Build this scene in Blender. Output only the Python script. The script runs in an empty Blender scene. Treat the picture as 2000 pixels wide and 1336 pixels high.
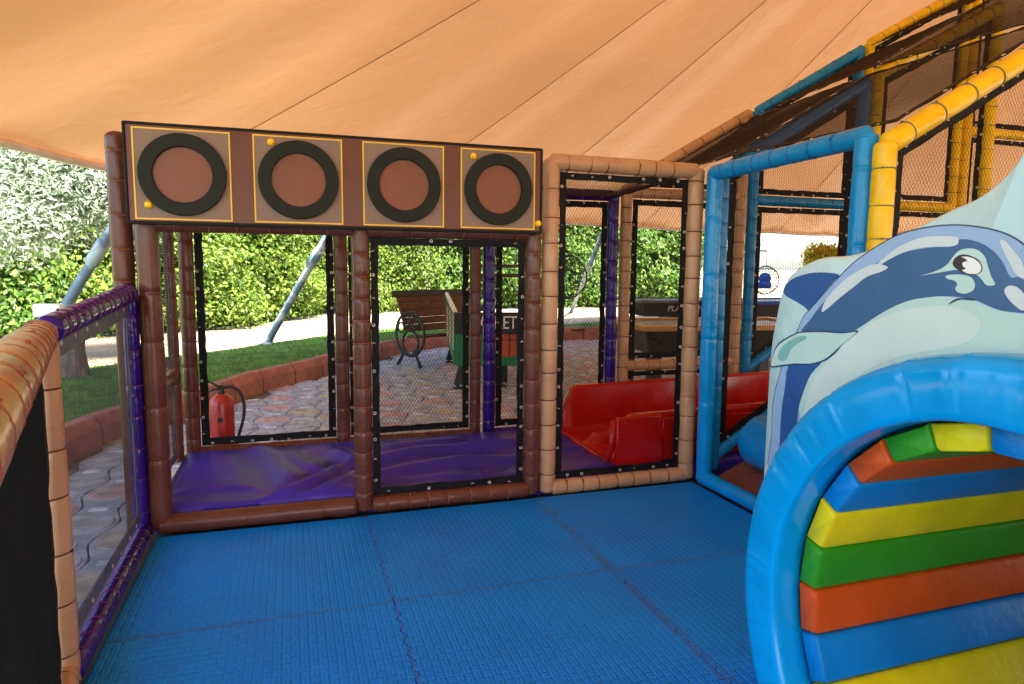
import bpy, math, random
import numpy as np
from mathutils import Vector, Matrix, Quaternion
R_ = math.radians
rng = random.Random(7)
nr = np.random.default_rng(11)
S = bpy.context.scene
COL = S.collection

# ------------------------------------------------------------------ camera
cam_d = bpy.data.cameras.new('camera'); cam = bpy.data.objects.new('camera', cam_d); COL.objects.link(cam)
yaw, pitch, roll = 0.315885, 0.110425, 0.009214
fw = Vector((math.sin(yaw)*math.cos(pitch), math.cos(yaw)*math.cos(pitch), -math.sin(pitch)))
r0 = Vector((math.cos(yaw), -math.sin(yaw), 0)); u0 = r0.cross(fw)
rt = r0*math.cos(roll)+u0*math.sin(roll); up = u0*math.cos(roll)-r0*math.sin(roll)
cam.matrix_world = Matrix(((rt.x, up.x, -fw.x, 0), (rt.y, up.y, -fw.y, 0), (rt.z, up.z, -fw.z, 1.38), (0, 0, 0, 1)))
cam_d.sensor_width = 36.0; cam_d.lens = 36.0*1319.1/2000.0
cam_d.clip_start = 0.05; cam_d.clip_end = 2000
S.camera = cam

# ------------------------------------------------------------------ world, sun, exposure
SUN_EL, SUN_ROT = R_(52), math.atan2(0.15, -0.60)
W = bpy.data.worlds.new('World'); S.world = W; W.use_nodes = True
nt = W.node_tree; nt.nodes.clear()
sky = nt.nodes.new('ShaderNodeTexSky'); sky.sky_type = 'NISHITA'; sky.sun_disc = False
sky.sun_elevation = SUN_EL; sky.sun_rotation = SUN_ROT; sky.air_density = 1.0; sky.dust_density = 2.0
bg = nt.nodes.new('ShaderNodeBackground'); bg.inputs[1].default_value = 0.15
wo = nt.nodes.new('ShaderNodeOutputWorld')
nt.links.new(sky.outputs[0], bg.inputs[0]); nt.links.new(bg.outputs[0], wo.inputs[0])
sl = bpy.data.lights.new('sun', 'SUN'); sl.energy = 5.0; sl.angle = R_(0.5); sl.color = (1.0, 0.94, 0.85)
so = bpy.data.objects.new('sun', sl); COL.objects.link(so)
so.rotation_euler = Vector((-0.15, 0.60, -0.79)).to_track_quat('-Z', 'Y').to_euler(); so.location = (0, -10, 20)
vs = S.view_settings
vs.view_transform = 'Standard'; vs.look = 'None'; vs.gamma = 1.0; vs.use_curve_mapping = False
vs.exposure = 2.55
S.render.engine = 'CYCLES'
S.cycles.max_bounces = 10; S.cycles.diffuse_bounces = 5; S.cycles.transmission_bounces = 6; S.cycles.transparent_max_bounces = 24

# ------------------------------------------------------------------ material helpers
def mat(name):
    m = bpy.data.materials.new(name); m.use_nodes = True
    t = m.node_tree; t.nodes.clear()
    o = t.nodes.new('ShaderNodeOutputMaterial')
    return m, t, o
def N(t, kind, **kw):
    n = t.nodes.new(kind)
    for k, v in kw.items():
        if k.startswith('i_'):
            n.inputs[k[2:].replace('_', ' ')].default_value = v
        else: setattr(n, k, v)
    return n
def L(t, a, b): t.links.new(a, b)
def coords(t, kind='Object'): return N(t, 'ShaderNodeTexCoord').outputs[kind]
def pr(name, col, rough=.5, spec=.5, metal=0, var=.12, vscale=6, bump=0, bscale=30, bdist=.01, coat=0, sheen=0, detail=3, stretch=None, world=True, rvar=1.0):
    """principled surface with procedural tone variation, roughness variation and fine relief"""
    m, t, o = mat(name)
    b = N(t, 'ShaderNodeBsdfPrincipled')
    b.inputs['Roughness'].default_value = rough; b.inputs['Metallic'].default_value = metal
    b.inputs['Specular IOR Level'].default_value = spec; b.inputs['Coat Weight'].default_value = coat
    b.inputs['Coat Roughness'].default_value = .12
    co = N(t, 'ShaderNodeNewGeometry').outputs['Position'] if world else coords(t)
    if stretch:
        mp = N(t, 'ShaderNodeMapping'); mp.inputs['Scale'].default_value = stretch; L(t, co, mp.inputs[0]); co = mp.outputs[0]
    n1 = N(t, 'ShaderNodeTexNoise'); n1.inputs['Scale'].default_value = vscale; n1.inputs['Detail'].default_value = 5; L(t, co, n1.inputs['Vector'])
    mx = N(t, 'ShaderNodeMix', data_type='RGBA')
    c = Vector(col[:3])
    mx.inputs[6].default_value = (*(c*(1-var)), 1); mx.inputs[7].default_value = (*[min(.95, v) for v in c*(1+var)], 1)
    rp = N(t, 'ShaderNodeMapRange'); rp.inputs[1].default_value = .35; rp.inputs[2].default_value = .65
    L(t, n1.outputs[0], rp.inputs[0]); L(t, rp.outputs[0], mx.inputs[0]); L(t, mx.outputs[2], b.inputs['Base Color'])
    rr = N(t, 'ShaderNodeMapRange'); rr.inputs[1].default_value = .3; rr.inputs[2].default_value = .7
    rr.inputs[3].default_value = max(.03, rough-.08*rvar); rr.inputs[4].default_value = min(1, rough+.1*rvar)
    L(t, n1.outputs[0], rr.inputs[0]); L(t, rr.outputs[0], b.inputs['Roughness'])
    if bump:
        n2 = N(t, 'ShaderNodeTexNoise'); n2.inputs['Scale'].default_value = bscale; n2.inputs['Detail'].default_value = detail; L(t, co, n2.inputs['Vector'])
        bp = N(t, 'ShaderNodeBump'); bp.inputs['Strength'].default_value = bump; bp.inputs['Distance'].default_value = bdist
        L(t, n2.outputs[0], bp.inputs['Height']); L(t, bp.outputs[0], b.inputs['Normal'])
    L(t, b.outputs[0], o.inputs[0])
    return m
def vinyl(name, col, rough=.26, bump=.35, bs=22, var=.10):
    return pr(name, col, rough=rough, spec=.32, var=var, vscale=5, bump=bump, bscale=bs, bdist=.012, coat=0, detail=2)

M = {}
M['brown'] = vinyl('brown_vinyl', (.108, .034, .020), .28, bump=.14)
M['beige'] = vinyl('beige_vinyl', (.45, .25, .13), .28, bump=.14)
M['blue'] = vinyl('blue_vinyl', (.001, .25, .62), .18, bump=.25)
M['blue_dk'] = vinyl('blue_vinyl_matte', (.002, .20, .50), .26, bump=.2)
M['yellow'] = vinyl('yellow_vinyl', (.80, .50, .004), .26, bump=.2)
M['purple'] = vinyl('purple_vinyl', (.025, .005, .17), .16)
M['purple_mat'] = pr('purple_mat_vinyl', (.038, .019, .30), .35, spec=.34, var=.05, vscale=3, bump=.03, bscale=9, rvar=.15)
M['cord_brown'] = pr('brown_cord', (.09, .022, .012), .5, bump=.3, bscale=300)
M['cord_red'] = pr('rust_cord', (.26, .075, .03), .5, bump=.3, bscale=300)
M['cord_grey'] = pr('grey_cord', (.12, .16, .15), .5)
M['cord_blue'] = pr('blue_cord', (.01, .12, .4), .4)
M['cord_purple'] = pr('purple_cord', (.11, .01, .12), .3)
M['net'] = pr('black_net_thread', (.008, .008, .008), .8, spec=.08, var=.2)
M['net_brown'] = pr('dark_brown_net_thread', (.04, .022, .014), .8, spec=.1, var=.2)
M['net_grey'] = pr('grey_net_thread', (.04, .045, .06), .8, spec=.1, var=.2)
M['border'] = pr('black_webbing', (.007, .007, .009), .6, spec=.14, var=.2, vscale=20, bump=.4, bscale=25, bdist=.01)
M['border_grey'] = pr('slate_webbing', (.10, .11, .15), .5, var=.15, vscale=15, bump=.3, bscale=30)
M['grommet'] = pr('grommet_metal', (.58, .54, .48), .35, metal=.5, var=.1)
M['red_slide'] = pr('red_fibreglass', (.42, .006, .004), .2, spec=.35, var=.08, vscale=4, bump=.08, bscale=12)
M['black'] = pr('black_metal', (.012, .013, .015), .4, var=.2)
M['dark_void'] = pr('void_black', (.006, .006, .007), .9, spec=.08, var=.2)  # flat black for the painted shade under the slide

# ------------------------------------------------------------------ object helpers
def mesh(name, v, f, m, smooth=False):
    me = bpy.data.meshes.new(name); me.from_pydata([tuple(p) for p in v], [], f); me.update()
    if isinstance(m, (list, tuple)):
        for q in m: me.materials.append(q)
    elif m: me.materials.append(m)
    if smooth: me.polygons.foreach_set('use_smooth', [True]*len(me.polygons))
    return me
def quads(name, V, m, smooth=False, nv=4):
    """many separate nv-gons from an (n*nv,3) array"""
    V = np.asarray(V, dtype=np.float32).reshape(-1, 3); n = len(V)//nv
    me = bpy.data.meshes.new(name); me.vertices.add(len(V)); me.vertices.foreach_set('co', V.ravel())
    me.loops.add(len(V)); me.loops.foreach_set('vertex_index', np.arange(len(V), dtype=np.int32))
    me.polygons.add(n); me.polygons.foreach_set('loop_start', np.arange(n, dtype=np.int32)*nv)
    me.update(calc_edges=True); me.materials.append(m)
    if smooth: me.polygons.foreach_set('use_smooth', [True]*n)
    return me
def thing(name, label, cat, loc=(0, 0, 0), group=None):
    o = bpy.data.objects.new(name, None); COL.objects.link(o); o.location = loc
    o['label'] = label; o['category'] = cat; o.empty_display_size = .1
    if group: o['group'] = group
    return o
def tag(o, label, cat, group=None):
    o['label'] = label; o['category'] = cat
    if group: o['group'] = group
    return o
def part(name, me, parent=None, kind=None, label=None):
    """mesh given in world coordinates; stays in world place under its thing"""
    o = bpy.data.objects.new(name, me); COL.objects.link(o)
    if parent is not None:
        o.parent = parent
        if parent.type == 'EMPTY': o.location = -Vector(parent.location)
    if kind: o['kind'] = kind
    if label: o['label'] = label
    return o
def placed(name, me, parent, loc, rot=None, scale=None):
    o = bpy.data.objects.new(name, me); COL.objects.link(o); o.parent = parent
    p = Vector(loc)
    if parent is not None and parent.type == 'EMPTY': p = p-Vector(parent.location)
    o.location = p
    if rot is not None:
        o.rotation_mode = 'QUATERNION'; o.rotation_quaternion = rot
    if scale is not None: o.scale = scale
    return o
class G:
    """geometry collector"""
    def __init__(s): s.v = []; s.f = []
    def add(s, v, f):
        k = len(s.v); s.v += [Vector(p) for p in v]; s.f += [tuple(i+k for i in q) for q in f]; return s
    def box(s, a, b, M4=None):
        x0, y0, z0 = a; x1, y1, z1 = b
        v = [Vector(p) for p in ((x0,y0,z0),(x1,y0,z0),(x1,y1,z0),(x0,y1,z0),(x0,y0,z1),(x1,y0,z1),(x1,y1,z1),(x0,y1,z1))]
        if M4 is not None: v = [M4 @ p for p in v]
        return s.add(v, [(0,3,2,1),(4,5,6,7),(0,1,5,4),(1,2,6,5),(2,3,7,6),(3,0,4,7)])
    def bbox(s, a, b, c=.006, M4=None):
        """bevelled box"""
        lo = Vector(a); hi = Vector(b); v = []; ctr = (lo+hi)/2
        idx = {}
        for sx in (0, 1):
            for sy in (0, 1):
                for sz in (0, 1):
                    base = Vector(((lo.x, hi.x)[sx], (lo.y, hi.y)[sy], (lo.z, hi.z)[sz]))
                    for ax in range(3):
                        p = base.copy()
                        for k in range(3):
                            if k != ax: p[k] += c*(1 if (sx, sy, sz)[k] == 0 else -1)
                        idx[(sx, sy, sz, ax)] = len(v); v.append(p)
        f = []
        for ax in range(3):
            o1, o2 = [k for k in range(3) if k != ax]
            for sd in (0, 1):
                q = []
                for (i, j) in ((0,0),(1,0),(1,1),(0,1)):
                    k = [0,0,0]; k[ax] = sd; k[o1] = i; k[o2] = j; q.append(idx[(*k, ax)])
                f.append(tuple(q))
        for ax in range(3):
            o1, o2 = [k for k in range(3) if k != ax]
            for i in (0, 1):
                for j in (0, 1):
                    k0 = [0,0,0]; k0[o1] = i; k0[o2] = j; k1 = list(k0); k1[ax] = 1
                    f.append((idx[(*k0, o1)], idx[(*k1, o1)], idx[(*k1, o2)], idx[(*k0, o2)]))
        for sx in (0, 1):
            for sy in (0, 1):
                for sz in (0, 1): f.append(tuple(idx[(sx, sy, sz, a)] for a in range(3)))
        out = []
        for q in f:
            a_, b_, c_ = v[q[0]], v[q[1]], v[q[2]]
            n = (b_-a_).cross(c_-a_); m = sum((v[i] for i in q), Vector())/len(q)
            out.append(q if n.dot(m-ctr) > 0 else q[::-1])
        if M4 is not None: v = [M4 @ p for p in v]
        return s.add(v, out)
    def sweep(s, pts, rad, n=12, cap=True):
        """round tube along a polyline; rad number or list"""
        pts = [Vector(p) for p in pts]; m = len(pts)
        if not isinstance(rad, (list, tuple)): rad = [rad]*m
        t0 = (pts[1]-pts[0]).normalized(); a = Vector((0,0,1)) if abs(t0.z) < .9 else Vector((1,0,0))
        nrm = (a-t0*a.dot(t0)).normalized(); v = []; prev = t0
        for i in range(m):
            t = (pts[min(i+1, m-1)]-pts[max(i-1, 0)]).normalized()
            q = prev.rotation_difference(t); nrm = (q @ nrm); nrm = (nrm-t*nrm.dot(t)).normalized(); prev = t
            bn = t.cross(nrm)
            for k in range(n):
                an = 2*math.pi*k/n
                v.append(pts[i]+(nrm*math.cos(an)+bn*math.sin(an))*rad[i])
        f = [(i*n+k, i*n+(k+1) % n, (i+1)*n+(k+1) % n, (i+1)*n+k) for i in range(m-1) for k in range(n)]
        if cap: f += [tuple(range(n))[::-1], tuple((m-1)*n+k for k in range(n))]
        return s.add(v, f)
    def lathe(s, prof, c, n=24, axis=(0,0,1)):
        q = Vector((0,0,1)).rotation_difference(Vector(axis).normalized()); c = Vector(c); v = []
        for (r, z) in prof:
            for k in range(n):
                an = 2*math.pi*k/n; v.append(c+q @ Vector((r*math.cos(an), r*math.sin(an), z)))
        m = len(prof)
        f = [(i*n+k, i*n+(k+1) % n, (i+1)*n+(k+1) % n, (i+1)*n+k) for i in range(m-1) for k in range(n)]
        if prof[0][0] > 1e-5: f.append(tuple(range(n))[::-1])
        if prof[-1][0] > 1e-5: f.append(tuple((m-1)*n+k for k in range(n)))
        return s.add(v, f)
    def prism(s, poly, d):
        """poly: planar world points, d: extrusion vector"""
        poly = [Vector(p) for p in poly]; n = len(poly); d = Vector(d)
        return s.add(poly+[p+d for p in poly], [tuple(range(n))[::-1], tuple(range(n, 2*n))]+[(i, (i+1) % n, n+(i+1) % n, n+i) for i in range(n)])
    def torus(s, R, r, n=24, k=6, M4=None):
        v = []
        for i in range(n):
            a = 2*math.pi*i/n
            for j in range(k):
                b = 2*math.pi*j/k; v.append(Vector(((R+r*math.cos(b))*math.cos(a), (R+r*math.cos(b))*math.sin(a), r*math.sin(b))))
        if M4 is not None: v = [M4 @ p for p in v]
        return s.add(v, [(i*k+j, ((i+1) % n)*k+j, ((i+1) % n)*k+(j+1) % k, i*k+(j+1) % k) for i in range(n) for j in range(k)])
    def me(s, name, m, smooth=False): return mesh(name, s.v, s.f, m, smooth)
def smooth_path(pts, n=6):
    pts = [Vector(p) for p in pts]; out = []
    for i in range(len(pts)-1):
        p0 = pts[max(i-1, 0)]; p1 = pts[i]; p2 = pts[i+1]; p3 = pts[min(i+2, len(pts)-1)]
        for k in range(n):
            t = k/n
            out.append(.5*((2*p1)+(p2-p0)*t+(2*p0-5*p1+4*p2-p3)*t*t+(3*p1-p0-3*p2+p3)*t**3))
    return out+[pts[-1]]
def auto(o, ang=40):
    me = o.data; me.polygons.foreach_set('use_smooth', [True]*len(me.polygons))
    try: me.set_sharp_from_angle(angle=R_(ang))
    except Exception: pass
    return o

# padded foam tube: puffed between its lashings
def pad_pts(p0, p1, R, ties, seed, dome0=True, dome1=True, n=18):
    p0 = Vector(p0); p1 = Vector(p1); ln = (p1-p0).length; d = (p1-p0)/ln
    r = random.Random(seed)
    st = sorted(set([0.0]+[t for t in ties if 0 < t < ln]+[ln])); pos = []
    for a, b in zip(st[:-1], st[1:]):
        w = b-a
        for q in (0, .004, .012, .03):
            if q < w*.45: pos.append(a+q)
        for q in (.3, .5, .7): pos.append(a+w*q)
        for q in (.03, .012, .004):
            if q < w*.45: pos.append(b-q)
    pos.append(ln); pos = sorted(set(round(x, 5) for x in pos))
    a = Vector((0,0,1)) if abs(d.z) < .9 else Vector((1,0,0))
    nr_ = (a-d*a.dot(d)).normalized(); bn = d.cross(nr_)
    phs = [r.uniform(0, 6.28) for _ in range(8)]
    v = []; rings = 0
    def ring(c, rad, s):
        nonlocal rings
        for k in range(n):
            an = 2*math.pi*k/n
            w = 1+.010*math.sin(2*an+phs[0]+s*9)+.008*math.sin(3*an+phs[1]-s*17)+.006*math.sin(5*an+phs[2]+s*31)
            v.append(c+(nr_*math.cos(an)+bn*math.sin(an))*rad*w)
        rings += 1
    if dome0:
        for q in (.25, .55, .8, .95): ring(p0-d*(R*.55*math.cos(q*math.pi/2)), R*math.sin(q*math.pi/2), 0)
    for x in pos:
        dt = min([abs(x-t) for t in ties] or [9])
        seg = [(a_, b_) for a_, b_ in zip(st[:-1], st[1:]) if a_-2e-5 <= x <= b_+2e-5][0]
        fr = (x-seg[0])/max(1e-6, seg[1]-seg[0])
        rad = R*(.99+.018*math.sin(math.pi*fr)-.05*math.exp(-(dt/.007)**2))
        bow = (nr_*math.sin(x*2.1+phs[3])+bn*math.cos(x*1.7+phs[4]))*.0025
        ring(p0+d*x+bow, rad, x)
    if dome1:
        for q in (.95, .8, .55, .25): ring(p1+d*(R*.55*math.cos(q*math.pi/2)), R*math.sin(q*math.pi/2), ln)
    f = [(i*n+k, i*n+(k+1) % n, (i+1)*n+(k+1) % n, (i+1)*n+k) for i in range(rings-1) for k in range(n)]
    f += [tuple(range(n))[::-1], tuple((rings-1)*n+k for k in range(n))]
    return v, f
_tie = {}
def tie_mesh(R, m, mn=.003):
    k = (round(R, 4), m.name, mn)
    if k not in _tie:
        g = G(); g.torus(R*.955, mn, 20, 5); g.box((-.004, R*.93, -.004), (.004, R*.93+.008, .004)); _tie[k] = g.me('cable_tie', m, True)
    return _tie[k]
_seed = [0]
def pad(root, name, p0, p1, R=.05, m='brown', tm='cord_red', sp=.125, ph=None, dome0=True, dome1=True, ties=None, jit=.012, label=None):
    _seed[0] += 1; r = random.Random(_seed[0]*13+5)
    p0 = Vector(p0); p1 = Vector(p1); ln = (p1-p0).length; d = (p1-p0).normalized()
    if ties is None:
        ties = []; x = ph if ph is not None else sp*.6
        while x < ln-.03:
            ties.append(x+r.uniform(-jit, jit)); x += sp
    v, f = pad_pts(p0, p1, R, ties, _seed[0], dome0, dome1)
    o = part(name, mesh(name, v, f, M[m] if isinstance(m, str) else m, True), root, label=label)
    if tm:
        q0 = Vector((0,0,1)).rotation_difference(d)
        me = tie_mesh(R, M[tm])
        for t in ties:
            q = q0 @ Quaternion((0,0,1), r.uniform(0, 6.28)) @ Quaternion((1,0,0), r.uniform(-.05, .05))
            placed('cable_tie', me, o, p0+d*t, q)
    return o
_grom = G(); _grom.torus(.0072, .0032, 12, 6); GROM = _grom.me('grommet', M['grommet'], True)

def inset(P2, d):
    """inset convex 2d polygon (counter-clockwise)"""
    n = len(P2); out = []; Ls = []
    for i in range(n):
        a = np.array(P2[i]); b = np.array(P2[(i+1) % n]); t = (b-a)/np.linalg.norm(b-a); nn = np.array((-t[1], t[0]))
        Ls.append((a+nn*d, t))
    for i in range(n):
        (p, t), (q, s_) = Ls[i-1], Ls[i]
        A = np.array([[t[0], -s_[0]], [t[1], -s_[1]]]); k = np.linalg.solve(A, q-p); out.append(p+t*k[0])
    return out
def clip_line(P2, p, t):
    lo, hi = -1e9, 1e9; n = len(P2)
    for i in range(n):
        a = P2[i]; b = P2[(i+1) % n]; e = (b[0]-a[0], b[1]-a[1]); nx, ny = -e[1], e[0]
        den = nx*t[0]+ny*t[1]; num = nx*(p[0]-a[0])+ny*(p[1]-a[1])
        if abs(den) < 1e-9:
            if num < 0: return None
        elif den > 0: lo = max(lo, -num/den)
        else: hi = min(hi, -num/den)
    return (lo, hi) if hi-lo > .004 else None
def strands(P2, o, ux, uy, nz, pitch, th, angs, sag=0):
    g = G()
    cx = np.mean([p[0] for p in P2]); cy = np.mean([p[1] for p in P2])
    ext = max(np.hypot(p[0]-cx, p[1]-cy) for p in P2)
    hx = (max(p[0] for p in P2)-min(p[0] for p in P2))/2; hy = (max(p[1] for p in P2)-min(p[1] for p in P2))/2
    for ai, an in enumerate(angs):
        t = (math.cos(an), math.sin(an)); nn = (-t[1], t[0]); k = int(ext/pitch)+1
        for i in range(-k, k+1):
            p = (cx+nn[0]*i*pitch, cy+nn[1]*i*pitch); c = clip_line(P2, p, t)
            if not c: continue
            m = max(1, int((c[1]-c[0])/.15)) if sag else 1
            q = []
            for j in range(m+1):
                s = c[0]+(c[1]-c[0])*j/m; x = p[0]+t[0]*s; y = p[1]+t[1]*s
                w = o+ux*x+uy*y+nz*((ai-.5)*th*.5)
                if sag:
                    fu = (x-cx)/hx; fv = (y-cy)/hy; w = w+Vector((0, 0, -sag*max(0, 1-fu*fu)*max(0, 1-fv*fv)))
                q.append(w)
            g.sweep(q, th*.5, 3, cap=False)
    return g
def net(root, pts, border=.05, pitch=.0175, th=.0014, m='net', bm='border', gsp=.125, angs=(R_(58), R_(-58)), grom=True, sag=0, name='net_panel', sides=None):
    """net panel filling the planar convex outline pts (world), with webbing border and eyelets"""
    _seed[0] += 1; r = random.Random(_seed[0]*7+1)
    pts = [Vector(p) for p in pts]; o = pts[0]; ux = (pts[1]-pts[0]).normalized()
    nz = ux.cross(pts[-1]-pts[0]).normalized(); uy = nz.cross(ux)
    P2 = [((p-o).dot(ux), (p-o).dot(uy)) for p in pts]
    inn = inset(P2, border*.85)
    g = strands([tuple(p) for p in inn], o, ux, uy, nz, pitch, th, angs, sag)
    po = part(name, g.me(name, M[m]), root)
    # webbing band with a slightly wavy inner and outer edge
    if border > 0:
        ou = P2; iw = inset(P2, border); n = len(P2); gb = G(); T = .004
        for i in range(n):
            a, b = np.array(ou[i]), np.array(ou[(i+1) % n]); c, d = np.array(iw[i]), np.array(iw[(i+1) % n])
            k = max(2, int(np.linalg.norm(b-a)/.06)); v = []
            for j in range(k+1):
                s = j/k; e = 0 if j in (0, k) else r.uniform(-.004, .004)
                p = a+(b-a)*s; q = c+(d-c)*s; dr = (q-p)/max(1e-6, np.linalg.norm(q-p)); p = p+dr*(abs(e)*1.2); q = q+dr*e
                z1 = 0 if j in (0, k) else r.uniform(-.004, .004)
                P = o+ux*p[0]+uy*p[1]+nz*z1; Q = o+ux*q[0]+uy*q[1]+nz*(z1*.5)
                v += [P+nz*T*.5, Q+nz*T*.5, Q-nz*T*.5, P-nz*T*.5]
            f = []
            for j in range(k):
                A = 4*j; B = A+4
                f += [(A, A+1, B+1, B), (A+1, A+2, B+2, B+1), (A+2, A+3, B+3, B+2), (A+3, A, B, B+3)]
            gb.add(v, f)
        part('border', gb.me('border', M[bm]), po)
    if grom:
        gi = inset(P2, .014); n = len(gi)
        for i in range(n):
            if sides is not None and i not in sides: continue
            a, b = np.array(gi[i]), np.array(gi[(i+1) % n]); ln = np.linalg.norm(b-a); k = max(1, round(ln/gsp))
            for j in range(k):
                s = (j+.5+r.uniform(-.12, .12))/k; p = a+(b-a)*s
                w = o+ux*p[0]+uy*p[1]
                q = Vector((0,0,1)).rotation_difference(nz) @ Quaternion((1,0,0), r.uniform(-.35, .35))
                placed('grommet', GROM, po, w, q)
    return po
# ================================================================== SETTING
def structure(name, me): 
    o = part(name, me); o['kind'] = 'structure'; return o
GZ = -.10                      # paving level; lawn and the far ground lie at LZ
LZ = .08
M['sand'] = pr('dry_sand_ground', (.42, .33, .22), .95, spec=.2, var=.2, vscale=1.5, bump=.5, bscale=25)
M['soil'] = pr('bedding_soil', (.15, .145, .14), .95, spec=.2, var=.3, vscale=8, bump=.5, bscale=60)
M['lawn'] = pr('lawn_soil_green', (.09, .18, .028), .9, spec=.2, var=.45, vscale=5, bump=.9, bscale=120, bdist=.02)
M['kerb'] = pr('terracotta_concrete', (.34, .15, .11), .85, spec=.3, var=.22, vscale=5, bump=.2, bscale=50)
M['platform'] = pr('platform_board', (.05, .045, .04), .8, var=.2)
KERB = [(-2.2,-9),(-2.15,-4),(-1.95,0),(-1.8,3),(-1.68,5.0),(-1.621,5.671),(-1.36,6.48),(-.816,7.3),(-.391,8.245),(.102,8.952),(.444,9.463),(.845,10.153),(1.4,10.95),(2.466,12.0),(4.147,12.65),(6.2,12.8),(9,12.6),(14,12.3),(20,12.2)]
kp = [Vector((p.x, p.y, 0)) for p in smooth_path([(x, y, 0) for x, y in KERB], 10)]
# ground to the horizon (pale sandy earth), the lawn bank behind the kerb, paving bed
g = G(); g.add([(-900,-900,-.14),(900,-900,-.14),(900,900,-.14),(-900,900,-.14)], [(0,1,2,3)])
structure('ground', g.me('ground', M['sand']))
g = G()
far = [Vector((20, 60, 0)), Vector((-60, 60, 0)), Vector((-60, -9, 0))]
kn = [p+Vector((-(b-a).y, (b-a).x, 0)).normalized()*.1 for p, a, b in zip(kp, [kp[0]]+kp[:-1], kp[1:]+[kp[-1]])]
bank = [p for p in kn]+[Vector((60,12.2,0)), Vector((60,80,0)), Vector((-60,80,0)), Vector((-60,-9,0))]
g.prism([(p.x, p.y, LZ-.3) for p in bank], (0,0,.3-.012))
structure('earth_bank', g.me('earth_bank', M['sand']))
lb = [(-60,-9),(-60,4),(-8,7.0),(-4,8.6),(-2.4,9.7),(-1.232,10.76),(-.416,11.79),(.626,13.0),(2.2,14.2),(4.0,14.5),(5.6,14.2),(7.5,14.9),(12,14.6),(20,14.4),(60,14.4)]
lawn = [p for p in kn]+[Vector((60,12.2,0))]+[Vector((p.x+rng.uniform(-.05,.05), p.y+rng.uniform(-.05,.05), 0)) for p in smooth_path([(x, y, 0) for x, y in lb[::-1]], 5)]
structure('lawn', mesh('lawn', [(p.x, p.y, LZ) for p in lawn], [tuple(range(len(lawn)))], M['lawn']))
g = G(); g.add([(-3,-9,GZ-.02),(22,-9,GZ-.02),(22,14,GZ-.02),(-3,14,GZ-.02)], [(0,1,2,3)])
bed = structure('paving', g.me('paving', M['soil']))

# --- pavers: interlocking wavy stones each with a round inlay and a small pale tab
def paver_mat(name, c): return pr(name, c, .8, spec=.35, var=.28, vscale=9, bump=.5, bscale=90)
M['pv0'] = paver_mat('paver_grey', (.34, .385, .45)); M['pv1'] = paver_mat('paver_slate', (.31, .36, .42))
PIN = [paver_mat('inlay_pink', (.43, .315, .325)), paver_mat('inlay_ochre', (.39, .38, .30)), paver_mat('inlay_grey', (.34, .385, .41)), paver_mat('inlay_rust', (.40, .31, .29))]
M['tab'] = paver_mat('tab_pale', (.55, .60, .64))
CW, CLn = .28, .56
def wavy(z0, z1, gap=.004):
    v = []; ys = [CLn*(k/10-.5) for k in range(11)]
    e = lambda y: CW/2+.034*math.cos(2*math.pi*y/CLn)-gap
    out = [(e(y), max(-CLn/2+gap, min(CLn/2-gap, y))) for y in ys]+[(-e(y), max(-CLn/2+gap, min(CLn/2-gap, y))) for y in ys[::-1]]
    n = len(out)
    v = [(x, y, z0) for x, y in out]+[(x, y, z1-.005) for x, y in out]+[(x*.965, y*.985, z1) for x, y in out]
    f = [(i, (i+1) % n, n+(i+1) % n, n+i) for i in range(n)]+[(n+i, n+(i+1) % n, 2*n+(i+1) % n, 2*n+i) for i in range(n)]+[tuple(range(2*n, 3*n))]
    return v, f
pvv, pvf = wavy(-.03, 0)
PV = [mesh('paver', pvv, pvf, M['pv0']), mesh('paver', pvv, pvf, M['pv1'])]
g = G(); g.lathe([(.148, -.01), (.148, .002), (.142, .006), (0, .0065)], (0,0,0), 20); INL = [g.me('inlay', m) for m in PIN]
g = G(); g.bbox((-.052, -.026, -.01), (.052, .026, .005), .003); TABm = g.me('tab', M['tab'])
cells = []
kx = np.array([p.x for p in kp]); ky = np.array([p.y for p in kp])
def kerb_x(y): return np.interp(y, ky[:161], kx[:161])
cth = R_(2.5)
for i in range(-12, 60):
    for j in range(-8, 30):
        x0 = -.19+i*CW; y0 = 7.31+(j-10)*CLn+(CLn/2 if i % 2 else 0)
        x = x0*math.cos(cth)+(y0-7)*math.sin(cth); y = 7+(y0-7)*math.cos(cth)-x0*math.sin(cth)
        if y > 13.4 or y < 1.5: continue
        d = min((x-a)**2+(y-b)**2 for a, b in zip(kx, ky))**.5
        # keep the paved side of the kerb only
        k = int(np.argmin((kx-x)**2+(ky-y)**2)); k = min(max(k, 1), len(kx)-2)
        tx, ty = kx[k+1]-kx[k-1], ky[k+1]-ky[k-1]
        side = tx*(y-ky[k])-ty*(x-kx[k])
        if side > -.05*math.hypot(tx, ty): continue
        if -.7 < x < 6.5 and y < 4.9: continue
        if x > -.7 and y < 4.9: continue
        cells.append((x, y, i, j))
cells.sort(key=lambda c: (0 if (c[0] < 2.2) else 1, math.hypot(c[0], c[1])))
rest = {}
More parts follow.
